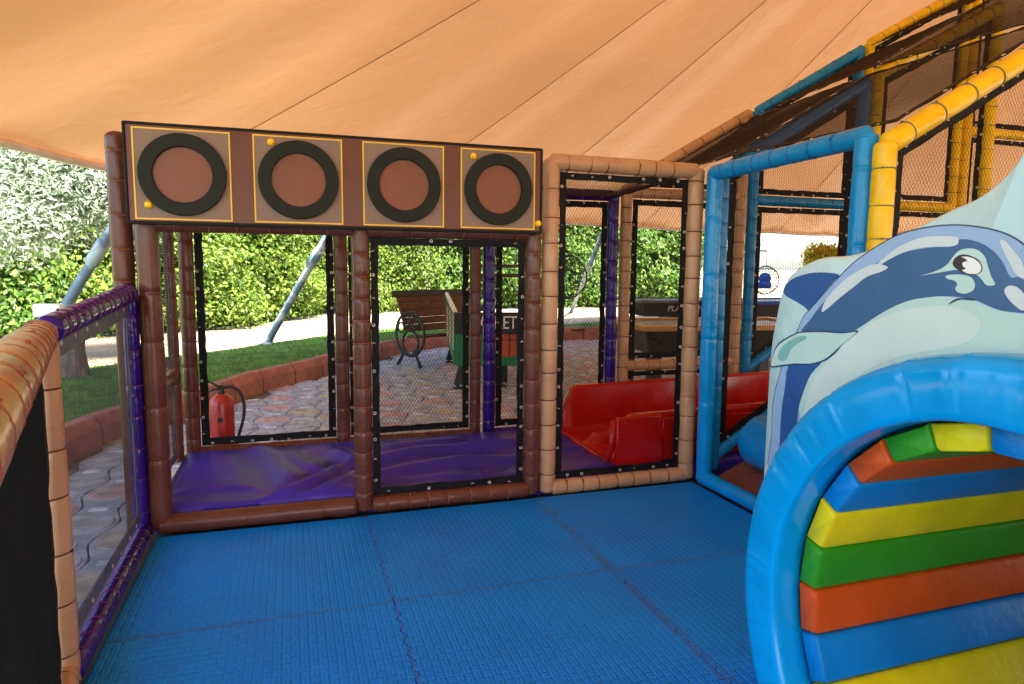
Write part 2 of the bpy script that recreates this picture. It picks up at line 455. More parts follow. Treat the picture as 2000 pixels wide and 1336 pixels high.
for q, (x, y, i, j) in enumerate(cells):
    inl = (0 if i % 4 == 0 else 1 if i % 4 == 2 else 2) if rng.random() < .8 else rng.choice([0, 1, 2, 3])
    dz = GZ+rng.uniform(-.003, .003); rz = -cth+rng.uniform(-.012, .012)
    if q < 290:
        po = bpy.data.objects.new('paver', PV[rng.random() < .4]); COL.objects.link(po); po.parent = bed
        po.location = (x, y, dz); po.rotation_euler = (rng.uniform(-.006, .006), rng.uniform(-.006, .006), rz)
        a = bpy.data.objects.new('inlay', INL[inl]); COL.objects.link(a); a.parent = po
        b = bpy.data.objects.new('tab', TABm); COL.objects.link(b); b.parent = po; b.location = (0, CLn/2-.03, 0)
    else:
        Mx = Matrix.Translation((x, y, dz)) @ Matrix.Rotation(rz, 4, 'Z')
        rest.setdefault('p', G()).add([Mx @ Vector(p) for p in pvv], pvf)
        m = INL[inl]; rest.setdefault(inl, G()).add([Mx @ v.co for v in m.vertices], [tuple(p.vertices) for p in m.polygons])
        rest.setdefault('t', G()).add([Mx @ (v.co+Vector((0, CLn/2-.03, 0))) for v in TABm.vertices], [tuple(p.vertices) for p in TABm.polygons])
allm = [M['pv0']]+PIN+[M['tab']]; gg = G(); mi = []
for k, ix in (('p', 0), (0, 1), (1, 2), (2, 3), (3, 4), ('t', 5)):
    if k in rest: gg.add(rest[k].v, rest[k].f); mi += [ix]*len(rest[k].f)
me = mesh('far_pavers', gg.v, gg.f, allm); me.polygons.foreach_set('material_index', mi)
part('far_pavers', me, bed, kind='stuff')

# --- kerb stones
kr = thing('kerb', 'curving terracotta red kerb of concrete blocks between paving and lawn', 'kerb', (-1.6, 5.6, GZ))
acc = 0; seglen = .62; cum = [0]
for a, b in zip(kp[:-1], kp[1:]): cum.append(cum[-1]+(b-a).length)
def at_len(s):
    i = int(np.searchsorted(cum, s))-1; i = max(0, min(i, len(kp)-2)); t = (s-cum[i])/(cum[i+1]-cum[i]); return kp[i].lerp(kp[i+1], t)
prof = [(0, GZ-.03), (0, GZ+.155), (.045, GZ+.235), (.06, GZ+.245), (.15, GZ+.245), (.155, GZ+.24), (.155, GZ-.03)]
s = 9.0
while s < cum[-1]-1:
    e = s+seglen-.02; v = []; n = len(prof)
    for k in range(4):
        p = at_len(s+(e-s)*k/3); t = (at_len(min(s+(e-s)*k/3+.05, cum[-1]))-at_len(s+(e-s)*k/3-.05)).normalized(); nn = Vector((-t.y, t.x, 0))
        sh = 0
        v += [Vector((p.x, p.y, 0))+nn*(x+sh)+Vector((0, 0, z-(sh if z > 0 else 0))) for x, z in prof]
    f = [(k*n+i, (k+1)*n+i, (k+1)*n+i+1, k*n+i+1) for k in range(3) for i in range(n-1)]+[tuple(range(n)), tuple(range(3*n, 4*n))[::-1]]
    dz = rng.uniform(-.006, .006); v = [p+Vector((0,0,dz)) for p in v]
    auto(part('kerb_stone', mesh('kerb_stone', v, f, M['kerb']), kr), 25)
    s += seglen

# --- grass blades over the lawn strip in view
def leaf_mat(name, c1, c2, c3, trans=.35, rough=.5):
    m, t, o = mat(name)
    ge = N(t, 'ShaderNodeNewGeometry'); cr = N(t, 'ShaderNodeValToRGB')
    cr.color_ramp.elements[0].color = (*c1, 1); cr.color_ramp.elements[1].color = (*c3, 1)
    e = cr.color_ramp.elements.new(.5); e.color = (*c2, 1)
    L(t, ge.outputs['Random Per Island'], cr.inputs[0])
    b = N(t, 'ShaderNodeBsdfPrincipled'); b.inputs['Roughness'].default_value = rough; b.inputs['Specular IOR Level'].default_value = .4
    tr = N(t, 'ShaderNodeBsdfTranslucent'); ms = N(t, 'ShaderNodeMixShader'); ms.inputs[0].default_value = trans
    L(t, cr.outputs[0], b.inputs['Base Color']); L(t, cr.outputs[0], tr.inputs[0])
    L(t, b.outputs[0], ms.inputs[1]); L(t, tr.outputs[0], ms.inputs[2]); L(t, ms.outputs[0], o.inputs[0])
    return m
M['blade'] = leaf_mat('grass_blade', (.075, .165, .02), (.13, .28, .035), (.25, .33, .075), .35)
lawn2 = np.array([(p.x, p.y) for p in lawn])
def inside(px, py, P):
    n = len(P); c = np.zeros(len(px), bool); j = n-1
    for i in range(n):
        yi, yj = P[i, 1], P[j, 1]; xi, xj = P[i, 0], P[j, 0]
        k = ((yi > py) != (yj > py)) & (px < (xj-xi)*(py-yi)/(yj-yi+1e-12)+xi); c ^= k; j = i
    return c
n = 90000
px = nr.uniform(-4.5, 9, n); py = nr.uniform(4.5, 15, n)
k = inside(px, py, lawn2) & (px > -.36*py-.4) & (nr.random(n) < np.clip(7/np.maximum(py, 4), .3, 1)); px = px[k]; py = py[k]; n = len(px)
h = nr.uniform(.02, .055, n); w = nr.uniform(.004, .008, n); a = nr.uniform(0, 6.28, n); lx = nr.normal(0, .018, n); ly = nr.normal(0, .018, n)
V = np.zeros((n, 3, 3)); V[:, 0] = np.stack([px-np.cos(a)*w, py-np.sin(a)*w, np.full(n, LZ-.004)], 1)
V[:, 1] = np.stack([px+np.cos(a)*w, py+np.sin(a)*w, np.full(n, LZ-.004)], 1); V[:, 2] = np.stack([px+lx, py+ly, LZ+h], 1)
go = part('grass', quads('grass', V, M['blade'], nv=3)); go['kind'] = 'stuff'; go['label'] = 'short green grass of the lawn strip behind the kerb'

# --- foliage
def leaves(P, Nn, size, asp, jit=.9):
    """4-sided pointed leaves at points P facing roughly Nn"""
    n = len(P); d = Nn+nr.normal(0, jit, (n, 3)); d /= np.linalg.norm(d, axis=1, keepdims=True)
    a = nr.normal(size=(n, 3)); a -= d*np.sum(a*d, 1, keepdims=True); a /= np.linalg.norm(a, axis=1, keepdims=True)
    b = np.cross(d, a); s = (size*nr.uniform(.6, 1.35, n))[:, None]
    V = np.zeros((n, 4, 3)); V[:, 0] = P-a*s*.5; V[:, 1] = P+b*s*asp*.5+d*s*.08; V[:, 2] = P+a*s*.55-d*s*.12; V[:, 3] = P-b*s*asp*.5+d*s*.08
    return V
M['hedge1'] = leaf_mat('hedge_leaf_lime', (.04, .09, .010), (.11, .20, .018), (.26, .34, .05), .35)
M['hedge2'] = leaf_mat('hedge_leaf_green', (.03, .09, .010), (.075, .17, .02), (.20, .30, .045), .35)
M['silver'] = leaf_mat('silver_leaf', (.15, .22, .13), (.29, .36, .25), (.52, .57, .44), .35)
M['olive'] = leaf_mat('yellow_olive_leaf', (.13, .16, .03), (.27, .28, .09), (.46, .44, .2), .35)
M['bark'] = pr('bark', (.15, .12, .10), .9, var=.35, vscale=12, bump=1, bscale=18, bdist=.03, stretch=(1,1,.25))
M['twig'] = pr('twig', (.09, .065, .04), .9, var=.3)
def hedge(name, label, pts, height, depth, mt, n, size, seed, core=True):
    root = thing(name, label, 'hedge', (pts[0][0], pts[0][1], LZ))
    pp = [Vector((x, y, 0)) for x, y in pts]; cu = [0]
    for a, b in zip(pp[:-1], pp[1:]): cu.append(cu[-1]+(b-a).length)
    tot = cu[-1]
    def loc(s):
        i = int(np.clip(np.searchsorted(cu, s)-1, 0, len(pp)-2)); t = (s-cu[i])/(cu[i+1]-cu[i]); p = pp[i].lerp(pp[i+1], t); d = (pp[i+1]-pp[i]).normalized(); return p, Vector((d.y, -d.x, 0))
    # clumps of leaves on the front face and top
    nc = int(n/26); P = []; Nn = []; r = np.random.default_rng(seed)
    for _ in range(nc):
        s = r.uniform(0, tot); z = height*(r.uniform(0, 1)**.92); p, nv = loc(s)
        bul = .16*math.sin(s*2.3+z*1.9)+.13*math.sin(s*4.7-z*3.1)+.1*math.sin(s*1.1+z*5.3)
        off = bul+r.uniform(-.35, .12)
        if z < .4: off -= .28*(1-z/.4)
        c = np.array((p.x+nv.x*off, p.y+nv.y*off, LZ+z+.04)); k = r.integers(16, 34); sp = r.uniform(.08, .2)
        q = c+r.normal(0, sp, (k, 3)); P.append(q); Nn.append(np.tile(np.array((nv.x, nv.y, .55)), (k, 1)))
    P = np.concatenate(P); Nn = np.concatenate(Nn); keep = P[:, 2] > LZ+.02; P = P[keep]; Nn = Nn[keep]
    part('foliage', quads('foliage', leaves(P, Nn, size, .55, .7), mt), root)
    g = G(); s = .3
    while s < tot:
        p, nv = loc(s); b = p-nv*.3+Vector((0, 0, LZ-.05))
        g2 = G(); q = [b, b+Vector((rng.uniform(-.1, .1), rng.uniform(-.1, .1), height*.35)), b+Vector((rng.uniform(-.2, .2), rng.uniform(-.2, .2), height*.8))]
        g2.sweep(q, [.035, .025, .008], 6); part('stem', g2.me('stem', M['twig'], True), root); s += 1.3
    # shaded inner mass of twigs behind the leaf shell
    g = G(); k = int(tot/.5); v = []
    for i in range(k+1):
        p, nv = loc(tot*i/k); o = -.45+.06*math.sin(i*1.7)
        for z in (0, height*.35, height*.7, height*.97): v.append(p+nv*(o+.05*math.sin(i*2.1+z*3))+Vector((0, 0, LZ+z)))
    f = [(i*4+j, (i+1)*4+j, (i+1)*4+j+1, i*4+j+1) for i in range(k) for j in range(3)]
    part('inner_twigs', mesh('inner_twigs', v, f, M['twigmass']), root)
    return root
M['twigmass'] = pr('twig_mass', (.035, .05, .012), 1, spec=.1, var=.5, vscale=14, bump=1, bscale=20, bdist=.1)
hedge('garden_hedge', 'tall clipped lime green hedge seen behind the bench and left opening', [(-6.5,13.2),(-3.6,13.5),(-1.5,14.3),(.0,16.6),(1.0,18.6),(4,19.8)], 4.6, .6, M['hedge1'], 135000, .095, 3)
hedge('garden_hedge', 'green hedge right of the leaning pole, behind the dark game tables', [(4.05,19.85),(7.5,20.3),(11.5,20.6),(13.6,20.4)], 3.0, .6, M['hedge2'], 34000, .14, 5)
hedge('laurel_hedge', 'darker green leafy hedge outside the purple railing at far left', [(-9.5,10.5),(-6.6,11.9),(-3.7,12.9)], 3.2, .6, M['hedge2'], 26000, .11, 9)

def tree(name, label, base, hgt, lean, crown, mt, n, size, asp, seed, tr=.13, hang=0):
    root = thing(name, label, 'tree', base); b = Vector(base); r = np.random.default_rng(seed)
    top = b+Vector((lean[0], lean[1], hgt)); g = G()
    path = smooth_path([b+Vector((0,0,-.1)), b.lerp(top, .35)+Vector((.05,-.04,0)), b.lerp(top, .7)+Vector((-.04,.05,0)), top], 4)
    g.sweep(path, [tr*(1.25-.75*i/(len(path)-1)) for i in range(len(path))], 10)
    part('trunk', g.me('trunk', M['bark'], True), root)
    P = []; Nn = []
    for (c, rad, k) in crown:
        c = np.array(c); lim = G(); mid = Vector(path[len(path)//2]).lerp(Vector(c), .5)+Vector((0,0,.2))
        lim.sweep([path[int(len(path)*.55)], mid, Vector(c)], [tr*.4, tr*.22, tr*.06], 6); part('branch', lim.me('branch', M['bark'], True), root)
        nc = max(6, int(n*k/40))
        for _ in range(nc):
            d = r.normal(size=3); d /= np.linalg.norm(d); q = c+d*np.array(rad)*(r.uniform(.25, 1)**.5)
            kk = r.integers(25, 55); spd = r.normal(0, 1, (kk, 3))*np.array((.13, .13, .10+hang)); spd[:, 2] -= hang*.8
            P.append(q+spd); Nn.append(np.tile(d+np.array((0, -.2, .5)), (kk, 1)))
    P = np.concatenate(P); Nn = np.concatenate(Nn)
    part('crown', quads('crown', leaves(P, Nn, size, asp, .9), mt), root)
    return root
tree('silver_willow', 'silvery white leaved tree hanging over the railing at far left', (-4.35,11.2,LZ), 1.9, (.3,-.7),
     [((-3.2,9.3,2.45),(.75,.5,.5),.34),((-2.6,9.4,2.6),(.6,.5,.55),.34),((-2.15,9.6,2.25),(.42,.4,.38),.24),((-2.95,9.2,1.95),(.5,.4,.3),.2),((-3.9,9.4,2.9),(.7,.6,.6),.2),((-2.4,9.5,3.2),(.8,.6,.4),.22)], M['silver'], 26000, .085, .24, 21, .17, .06)
st_ = thing('tree_stump', 'grey barked tree stump seen through the purple railing net', 'tree stump', (-2.41, 8.9, LZ))
g = G(); g.lathe([(.20, -.1), (.165, .03), (.14, .14), (.125, .3), (.122, .5), (.128, .62), (.11, .66), (0, .665)], (-2.41, 8.9, LZ), 18); gv = [p+Vector((.012*math.sin(p.z*9+k*2.1), .012*math.sin(p.z*7+k), 0)) for k, p in enumerate(g.v)]
part('bark', mesh('bark', gv, g.f, M['bark'], True), st_)
tree('olive_tree', 'pale yellow green tree rising above the hedge behind the game tables', (9.4,21.6,LZ), 3.6, (.2,0),
     [((8.2,21.2,3.4),(1.5,.7,1.1),.3),((10.2,21.2,3.7),(1.6,.7,1.2),.35),((6.4,21.0,3.3),(1.2,.6,1.0),.2),((9.2,21.1,2.7),(1.6,.5,.6),.15)], M['olive'], 16000, .16, .4, 22, .16)
tree('yellow_shrub_tree', 'round yellow leaved shrub showing just above the dolphin board', (13.9,15.2,-.12), 1.4, (0,0),
     [((13.95,15.2,1.72),(.36,.36,.3),1)], M['yellowleaf'] if 'yellowleaf' in M else leaf_mat('yellow_leaf', (.35,.33,.01), (.55,.5,.02), (.7,.62,.06), .4), 4000, .09, .5, 23, .05)

# ================================================================== TENT
def tent_mat(name, c, tr):
    m, t, o = mat(name); geo = N(t, 'ShaderNodeNewGeometry')
    n1 = N(t, 'ShaderNodeTexNoise'); n1.inputs['Scale'].default_value = .45; n1.inputs['Detail'].default_value = 6; L(t, geo.outputs['Position'], n1.inputs['Vector'])
    mx = N(t, 'ShaderNodeMix', data_type='RGBA'); mx.inputs[6].default_value = (*[v*.78 for v in c], 1); mx.inputs[7].default_value = (*[min(.9, v*1.18) for v in c], 1)
    L(t, n1.outputs[0], mx.inputs[0])
    b = N(t, 'ShaderNodeBsdfPrincipled'); b.inputs['Roughness'].default_value = .45; L(t, mx.outputs[2], b.inputs['Base Color'])
    n2 = N(t, 'ShaderNodeTexNoise'); n2.inputs['Scale'].default_value = 60; L(t, geo.outputs['Position'], n2.inputs['Vector'])
    bp = N(t, 'ShaderNodeBump'); bp.inputs['Strength'].default_value = .08; bp.inputs['Distance'].default_value = .01; L(t, n2.outputs[0], bp.inputs['Height'])
    n3 = N(t, 'ShaderNodeTexNoise'); n3.inputs['Scale'].default_value = 2.6; n3.inputs['Detail'].default_value = 3; n3.inputs['Distortion'].default_value = 1.2; L(t, geo.outputs['Position'], n3.inputs['Vector'])
    bp2 = N(t, 'ShaderNodeBump'); bp2.inputs['Strength'].default_value = .35; bp2.inputs['Distance'].default_value = .05; L(t, n3.outputs[0], bp2.inputs['Height']); L(t, bp.outputs[0], bp2.inputs['Normal']); L(t, bp2.outputs[0], b.inputs['Normal'])
    tl = N(t, 'ShaderNodeBsdfTranslucent'); L(t, mx.outputs[2], tl.inputs[0]); ms = N(t, 'ShaderNodeMixShader'); ms.inputs[0].default_value = tr
    L(t, b.outputs[0], ms.inputs[1]); L(t, tl.outputs[0], ms.inputs[2]); L(t, ms.outputs[0], o.inputs[0]); return m
M['tent'] = tent_mat('orange_tent_fabric', (.58, .262, .098), .125)
M['seam'] = pr('tent_seam', (.36, .22, .11), .6, var=.15)
M['hem'] = pr('white_tent_hem', (.72, .62, .55), .5, var=.1)
PEAK = Vector((6.8, 2.64, 6.75))
RIM = [(-1.30,8.75),(.9,10.85),(1.35,11.15),(4.04,12.76),(5.75,14.04),(8.08,14.73),(9.35,15.03),(11.7,15.1),(15.05,15.8),(18.5,12),(18.5,4),(16,-3.5),(11,-5.6),(4,-5.4),(-.8,-5.2),(-2.6,-3.2),(-2.75,2.5),(-2.55,5.4),(-2.28,6.82),(-2.05,7.44),(-1.70,8.3)]
SEAMS = [(-1.30,8.75),(1.35,11.15),(4.04,12.76),(8.08,14.73),(12.5,15.3),(18.5,12),(18.5,4),(16,-3.5),(11,-5.6),(4,-5.4),(-.8,-5.2)]
tent = thing('tent_canopy', 'large translucent orange fabric tent canopy overhead with thin dark seams', 'tent', (PEAK.x, PEAK.y, -.1))
rimv = [Vector((x, y, 3.5 if (x < -2 and y < 3) else 2.4)) for x, y in RIM]   # unseen near-left rim raised only to let in side light
dense = []
for i, p in enumerate(rimv):
    q = rimv[(i+1) % len(rimv)]; k = max(2, int((q-p).length/.28))
    dense += [p.lerp(q, j/k) for j in range(k)]
nd = len(dense)
si = [min(range(nd), key=lambda i: (dense[i].x-x)**2+(dense[i].y-y)**2) for x, y in SEAMS]
NS = 26
def tent_pt(p, t, s):
    """t 0 rim, 1 peak; s along rim for the folds"""
    q = p.lerp(PEAK, t); sag = .45*t*(1-t)*1.6
    fold = .04*math.sin(s*2.9+t*2)*math.exp(-t*2.6)+.016*math.sin(s*5.3+1.3+t*3)*math.exp(-t*4)+.018*math.sin(s*1.3+t*9)*t*(1-t)
    return q+Vector((0, 0, -sag+fold*(1 if t > 0 else .2)))
cum_s = [0]
for i in range(nd): cum_s.append(cum_s[-1]+(dense[(i+1) % nd]-dense[i]).length)
for a in range(len(si)):
    i0, i1 = si[a], si[(a+1) % len(si)]
    ids = list(range(i0, i1+1)) if i1 > i0 else list(range(i0, nd))+list(range(0, i1+1))
    m = len(ids); v = []; 
    for jj, i in enumerate(ids):
        s = cum_s[i]; bil = math.sin(math.pi*jj/(m-1))
        for k in range(NS):
            t = (k/(NS-1))**1.3; v.append(tent_pt(dense[i % nd], t, s)+Vector((0, 0, .10*bil*math.sin(math.pi*min(1, t*1.2))*(1-t))))
    f = [(x*NS+k, x*NS+k+1, (x+1)*NS+k+1, (x+1)*NS+k) for x in range(m-1) for k in range(NS-1)]
    part('fabric_panel', mesh('fabric_panel', v, f, M['tent'], True), tent)
    sp = [tent_pt(dense[i0], (k/(NS-1))**1.3, cum_s[i0])-Vector((0, 0, .006)) for k in range(NS)]
    g = G(); g.sweep(sp, .0052, 6); part('seam', g.me('seam', M['seam'], True), tent)
g = G(); hp = [tent_pt(p, 0, cum_s[i])+Vector((0, 0, -.035)) for i, p in enumerate(dense)]; g.sweep(hp+[hp[0]], .04, 8); part('hem', g.me('hem', M['hem'], True), tent)
M['polepaint'] = None
m, t, o = mat('mottled_pole_paint')
geo = N(t, 'ShaderNodeNewGeometry'); n1 = N(t, 'ShaderNodeTexNoise'); n1.inputs['Scale'].default_value = 4.5; n1.inputs['Detail'].default_value = 6; L(t, geo.outputs['Position'], n1.inputs['Vector'])
cr = N(t, 'ShaderNodeValToRGB'); cr.color_ramp.elements[0].position = .44; cr.color_ramp.elements[0].color = (.09,.15,.20,1); cr.color_ramp.elements[1].position = .54; cr.color_ramp.elements[1].color = (.30,.38,.40,1)
L(t, n1.outputs[0], cr.inputs[0]); b = N(t, 'ShaderNodeBsdfPrincipled'); b.inputs['Roughness'].default_value = .55; L(t, cr.outputs[0], b.inputs['Base Color']); L(t, b.outputs[0], o.inputs[0]); M['polepaint'] = m
def tent_pole(label, base, top, r):
    root = thing('tent_pole', label, 'pole', base, 'leaning tent poles'); b = Vector(base); tp = Vector(top)
    g = G(); g.sweep([b+Vector((0,0,-.05)), b.lerp(tp, .08), b.lerp(tp, .5), tp], [r*.9, r, r, r], 14); part('shaft', g.me('shaft', M['polepaint'], True), root)
    g = G(); g.lathe([(r*2.2, -.01), (r*2.2, .02), (r*1.3, .05), (r*1.2, .10), (r*.9, .11)], b, 14); part('foot', g.me('foot', M['polepaint'], True), root)
    c = b.lerp(tp, .62); g = G(); g.lathe([(r*1.05, -.15), (r*1.35, -.14), (r*1.35, .14), (r*1.05, .15)], c, 14, (tp-b)); part('collar', g.me('collar', M['polepaint'], True), root)
tent_pole('leaning blue-white tent pole beside the silvery tree', (-2.78,8.3,LZ), (-1.47,8.38,2.36), .055)
tent_pole('leaning blue-white tent pole standing at the lawn edge in the left opening', (-.416,11.79,LZ), (.85,10.95,2.36), .062)
tent_pole('leaning blue-white tent pole behind the hanging wicker chair', (7.77,18.25,LZ), (6.9,14.25,2.36), .06)
# ================================================================== PLAY STRUCTURE
WY, RY, FY = 3.76, 4.93, 2.42        # front wall, rear wall, nearest yellow wall
# --- mat floor: interlocking foam tiles on a platform
m, t, o = mat('blue_foam_mat')
geo = N(t, 'ShaderNodeNewGeometry'); sep = N(t, 'ShaderNodeSeparateXYZ'); L(t, geo.outputs['Position'], sep.inputs[0])
def mth(t, op, a, b=None, c=None):
    n = N(t, 'ShaderNodeMath', operation=op)
    for i, q in enumerate((a, b, c)):
        if q is None: continue
        if isinstance(q, (int, float)): n.inputs[i].default_value = q
        else: L(t, q, n.inputs[i])
    return n.outputs[0]
CELL = .031
cx_ = mth(t, 'DIVIDE', sep.outputs[0], CELL); cy_ = mth(t, 'DIVIDE', sep.outputs[1], CELL*1.15)
par = mth(t, 'FLOORED_MODULO', mth(t, 'ADD', mth(t, 'FLOOR', cx_), mth(t, 'FLOOR', cy_)), 2.0)
sx = mth(t, 'ABSOLUTE', mth(t, 'SINE', mth(t, 'MULTIPLY', cx_, math.pi*2))); sy = mth(t, 'ABSOLUTE', mth(t, 'SINE', mth(t, 'MULTIPLY', cy_, math.pi*2)))
hx = mth(t, 'MULTIPLY', mth(t, 'SINE', mth(t, 'MULTIPLY', mth(t, 'FRACT', cx_), math.pi)), mth(t, 'SINE', mth(t, 'MULTIPLY', mth(t, 'FRACT', cy_), math.pi)))
wv = N(t, 'ShaderNodeMix', data_type='FLOAT'); L(t, par, wv.inputs[0]); L(t, sx, wv.inputs[2]); L(t, sy, wv.inputs[3])
hh = mth(t, 'ADD', mth(t, 'MULTIPLY', wv.outputs[0], .45), mth(t, 'MULTIPLY', mth(t, 'POWER', hx, .4), .8))
b = N(t, 'ShaderNodeBsdfPrincipled'); b.inputs['Specular IOR Level'].default_value = .2
bp = N(t, 'ShaderNodeBump'); bp.inputs['Strength'].default_value = .8; bp.inputs['Distance'].default_value = .004; L(t, hh, bp.inputs['Height']); L(t, bp.outputs[0], b.inputs['Normal'])
n1 = N(t, 'ShaderNodeTexNoise'); n1.inputs['Scale'].default_value = 2.2; n1.inputs['Detail'].default_value = 8; n1.inputs['Roughness'].default_value = .7; L(t, geo.outputs['Position'], n1.inputs['Vector'])
cr = N(t, 'ShaderNodeValToRGB'); cr.color_ramp.elements[0].position = .38; cr.color_ramp.elements[0].color = (.0003,.19,.70,1); cr.color_ramp.elements[1].position = .62; cr.color_ramp.elements[1].color = (.0003,.235,.80,1)
L(t, n1.outputs[0], cr.inputs[0])
# worn dusty grime along tile edges and scattered scuffs
n3 = N(t, 'ShaderNodeTexNoise'); n3.inputs['Scale'].default_value = 45; n3.inputs['Detail'].default_value = 4; L(t, geo.outputs['Position'], n3.inputs['Vector'])
sc_ = N(t, 'ShaderNodeMapRange'); sc_.inputs[1].default_value = .66; sc_.inputs[2].default_value = .76; sc_.inputs[4].default_value = .5; L(t, n3.outputs[0], sc_.inputs[0])
mx = N(t, 'ShaderNodeMix', data_type='RGBA'); mx.inputs[7].default_value = (.05,.075,.11,1); L(t, cr.outputs[0], mx.inputs[6]); L(t, sc_.outputs[0], mx.inputs[0])
dxs = mth(t, 'ABSOLUTE', mth(t, 'SUBTRACT', sep.outputs[0], 1.371)); dys = mth(t, 'ABSOLUTE', mth(t, 'SUBTRACT', sep.outputs[1], 2.68)); dxa = mth(t, 'ABSOLUTE', mth(t, 'SUBTRACT', sep.outputs[0], .373))
n4 = N(t, 'ShaderNodeTexNoise'); n4.inputs['Scale'].default_value = 9; n4.inputs['Detail'].default_value = 7; L(t, geo.outputs['Position'], n4.inputs['Vector'])
dm = mth(t, 'MINIMUM', mth(t, 'MINIMUM', dxs, mth(t, 'MULTIPLY', dys, 2.2)), mth(t, 'MULTIPLY', dxa, 2.6))
gr_ = N(t, 'ShaderNodeMapRange'); gr_.inputs[1].default_value = .035; gr_.inputs[2].default_value = .004; gr_.inputs[3].default_value = 0; gr_.inputs[4].default_value = 1.1; L(t, dm, gr_.inputs[0])
gk = mth(t, 'MULTIPLY', gr_.outputs[0], mth(t, 'SUBTRACT', mth(t, 'MULTIPLY', n4.outputs[0], 2.2), .62)); gk = mth(t, 'MAXIMUM', mth(t, 'MINIMUM', gk, .3), 0.0)
mx2 = N(t, 'ShaderNodeMix', data_type='RGBA'); mx2.inputs[7].default_value = (.075,.07,.075,1); L(t, mx.outputs[2], mx2.inputs[6]); L(t, gk, mx2.inputs[0])
L(t, mx2.outputs[2], b.inputs['Base Color'])
rr = N(t, 'ShaderNodeMapRange'); rr.inputs[1].default_value = .3; rr.inputs[2].default_value = .7; rr.inputs[3].default_value = .34; rr.inputs[4].default_value = .5; L(t, n1.outputs[0], rr.inputs[0]); L(t, rr.outputs[0], b.inputs['Roughness'])
L(t, b.outputs[0], o.inputs[0]); M['mat_blue'] = m
g = G(); g.box((-.86, -2.4, GZ-.03), (2.62, 3.9, -.028)); g.box((-.78, 3.9, GZ-.03), (6.2, 5.0, -.03)); g.box((2.62, 2.3, GZ-.03), (6.2, 3.9, -.029))
floor = structure('mat_floor', g.me('mat_floor', M['platform']))
XS = [-.685, .373, 1.371, 2.452]; YS = [-1.32, -.32, .68, 1.68, 2.68, 3.70]
def tooth(s, amp=.009):
    q = (s/.085) % 1.0; return amp*(1 if .12 < q < .5 else (-1 if .62 < q else 0))
def edge(a, b, fixed, horiz, outer, sgn):
    """points from a to b along a tile edge; toothed unless it is an outer edge"""
    pts = []; n = 1 if outer else int(abs(b-a)/.0085)
    for k in range(n+1):
        s = a+(b-a)*k/n; off = 0 if (outer or k in (0, n) or abs(s-a) < .05 or abs(s-b) < .05) else tooth(s)
        pts.append((s, fixed+off+sgn*.0018) if horiz else (fixed+off+sgn*.0018, s))
    return pts
for i in range(3):
    for j in range(5):
        x0, x1, y0, y1 = XS[i], XS[i+1], YS[j], YS[j+1]
        P = edge(x0, x1, y0, True, j == 0, 1)[:-1]+edge(y0, y1, x1, False, i == 2, -1)[:-1]+edge(x1, x0, y1, True, j == 4, -1)[:-1]+edge(y1, y0, x0, False, i == 0, 1)[:-1]
        dz = [rng.uniform(-.0025, .0015) for _ in range(3)]
        zz = lambda x, y: dz[0]+dz[1]*(x-x0)+dz[2]*(y-y0)
        n = len(P); v = [(x, y, -.027) for x, y in P]+[(x, y, zz(x, y)-.002) for x, y in P]
        cxm, cym = (x0+x1)/2, (y0+y1)/2
        v += [(x+(cxm-x)*.004, y+(cym-y)*.004, zz(x, y)) for x, y in P]
        f = [(k, (k+1) % n, n+(k+1) % n, n+k) for k in range(n)]+[(n+k, n+(k+1) % n, 2*n+(k+1) % n, 2*n+k) for k in range(n)]+[tuple(range(2*n, 3*n))]
        part('mat_tile', mesh('mat_tile', v, f, M['mat_blue']), floor)

GRP = 'padded frames of the play structure'
def frame(label, loc): return thing('padded_frame', label, 'frame', loc, GRP)
# --- front wall, brown left opening and brown netted bay, beige bay
f1 = frame('brown padded frame with clear opening at left, under the ring board', (-.668, WY, 0))
pad(f1, 'post', (-.668, WY, .04), (-.668, WY, 1.97), .054, 'brown', None, ties=[.35, .62, .95, 1.2])
pad(f1, 'post', (-.80, 3.86, 0), (-.80, 3.86, 2.0), .052, 'brown', 'cord_red', sp=.16, ph=1.30)
pad(f1, 'bottom_rail', (-.66, WY-.01, .045), (.30, WY-.01, .045), .05, 'brown', None, ties=[.4, .8])
pad(f1, 'top_rail', (-.62, WY, 1.570), (.31, WY, 1.574), .036, 'brown', 'cord_red', sp=.145)
f2 = frame('brown padded frame with black net in the middle, beside the beige frame', (.36, WY, 0))
pad(f2, 'post', (.36, WY, .03), (.36, WY, 1.572), .05, 'brown', 'cord_red', sp=.122)
pad(f2, 'post', (1.355, WY, .03), (1.355, WY, 1.565), .048, 'brown', 'cord_red', sp=.15)
pad(f2, 'bottom_rail', (.42, WY-.01, .04), (1.32, WY-.01, .04), .046, 'brown', 'cord_red', sp=.118)
pad(f2, 'top_rail', (.40, WY, 1.572), (1.33, WY, 1.572), .036, 'brown', 'cord_red', sp=.15)
net(f2, [(.412, WY, .088), (1.305, WY, .088), (1.305, WY, 1.535), (.412, WY, 1.535)], .043)
f3 = frame('beige padded frame with black net in front of the red slide', (1.462, WY, 0))
pad(f3, 'post', (1.462, WY, .03), (1.462, WY, 1.99), .05, 'beige', 'cord_brown', sp=.155)
pad(f3, 'post', (2.435, WY, .03), (2.435, WY, 1.985), .052, 'beige', 'cord_brown', sp=.15)
pad(f3, 'top_rail', (1.47, WY-.002, 1.99), (2.42, WY-.002, 1.985), .049, 'beige', 'cord_brown', sp=.14, jit=.05)
pad(f3, 'bottom_rail', (1.50, WY-.008, .04), (2.41, WY-.008, .04), .046, 'beige', 'cord_brown', sp=.118)
net(f3, [(1.515, WY, .09), (2.38, WY, .09), (2.38, WY, 1.935), (1.515, WY, 1.938)], .041)
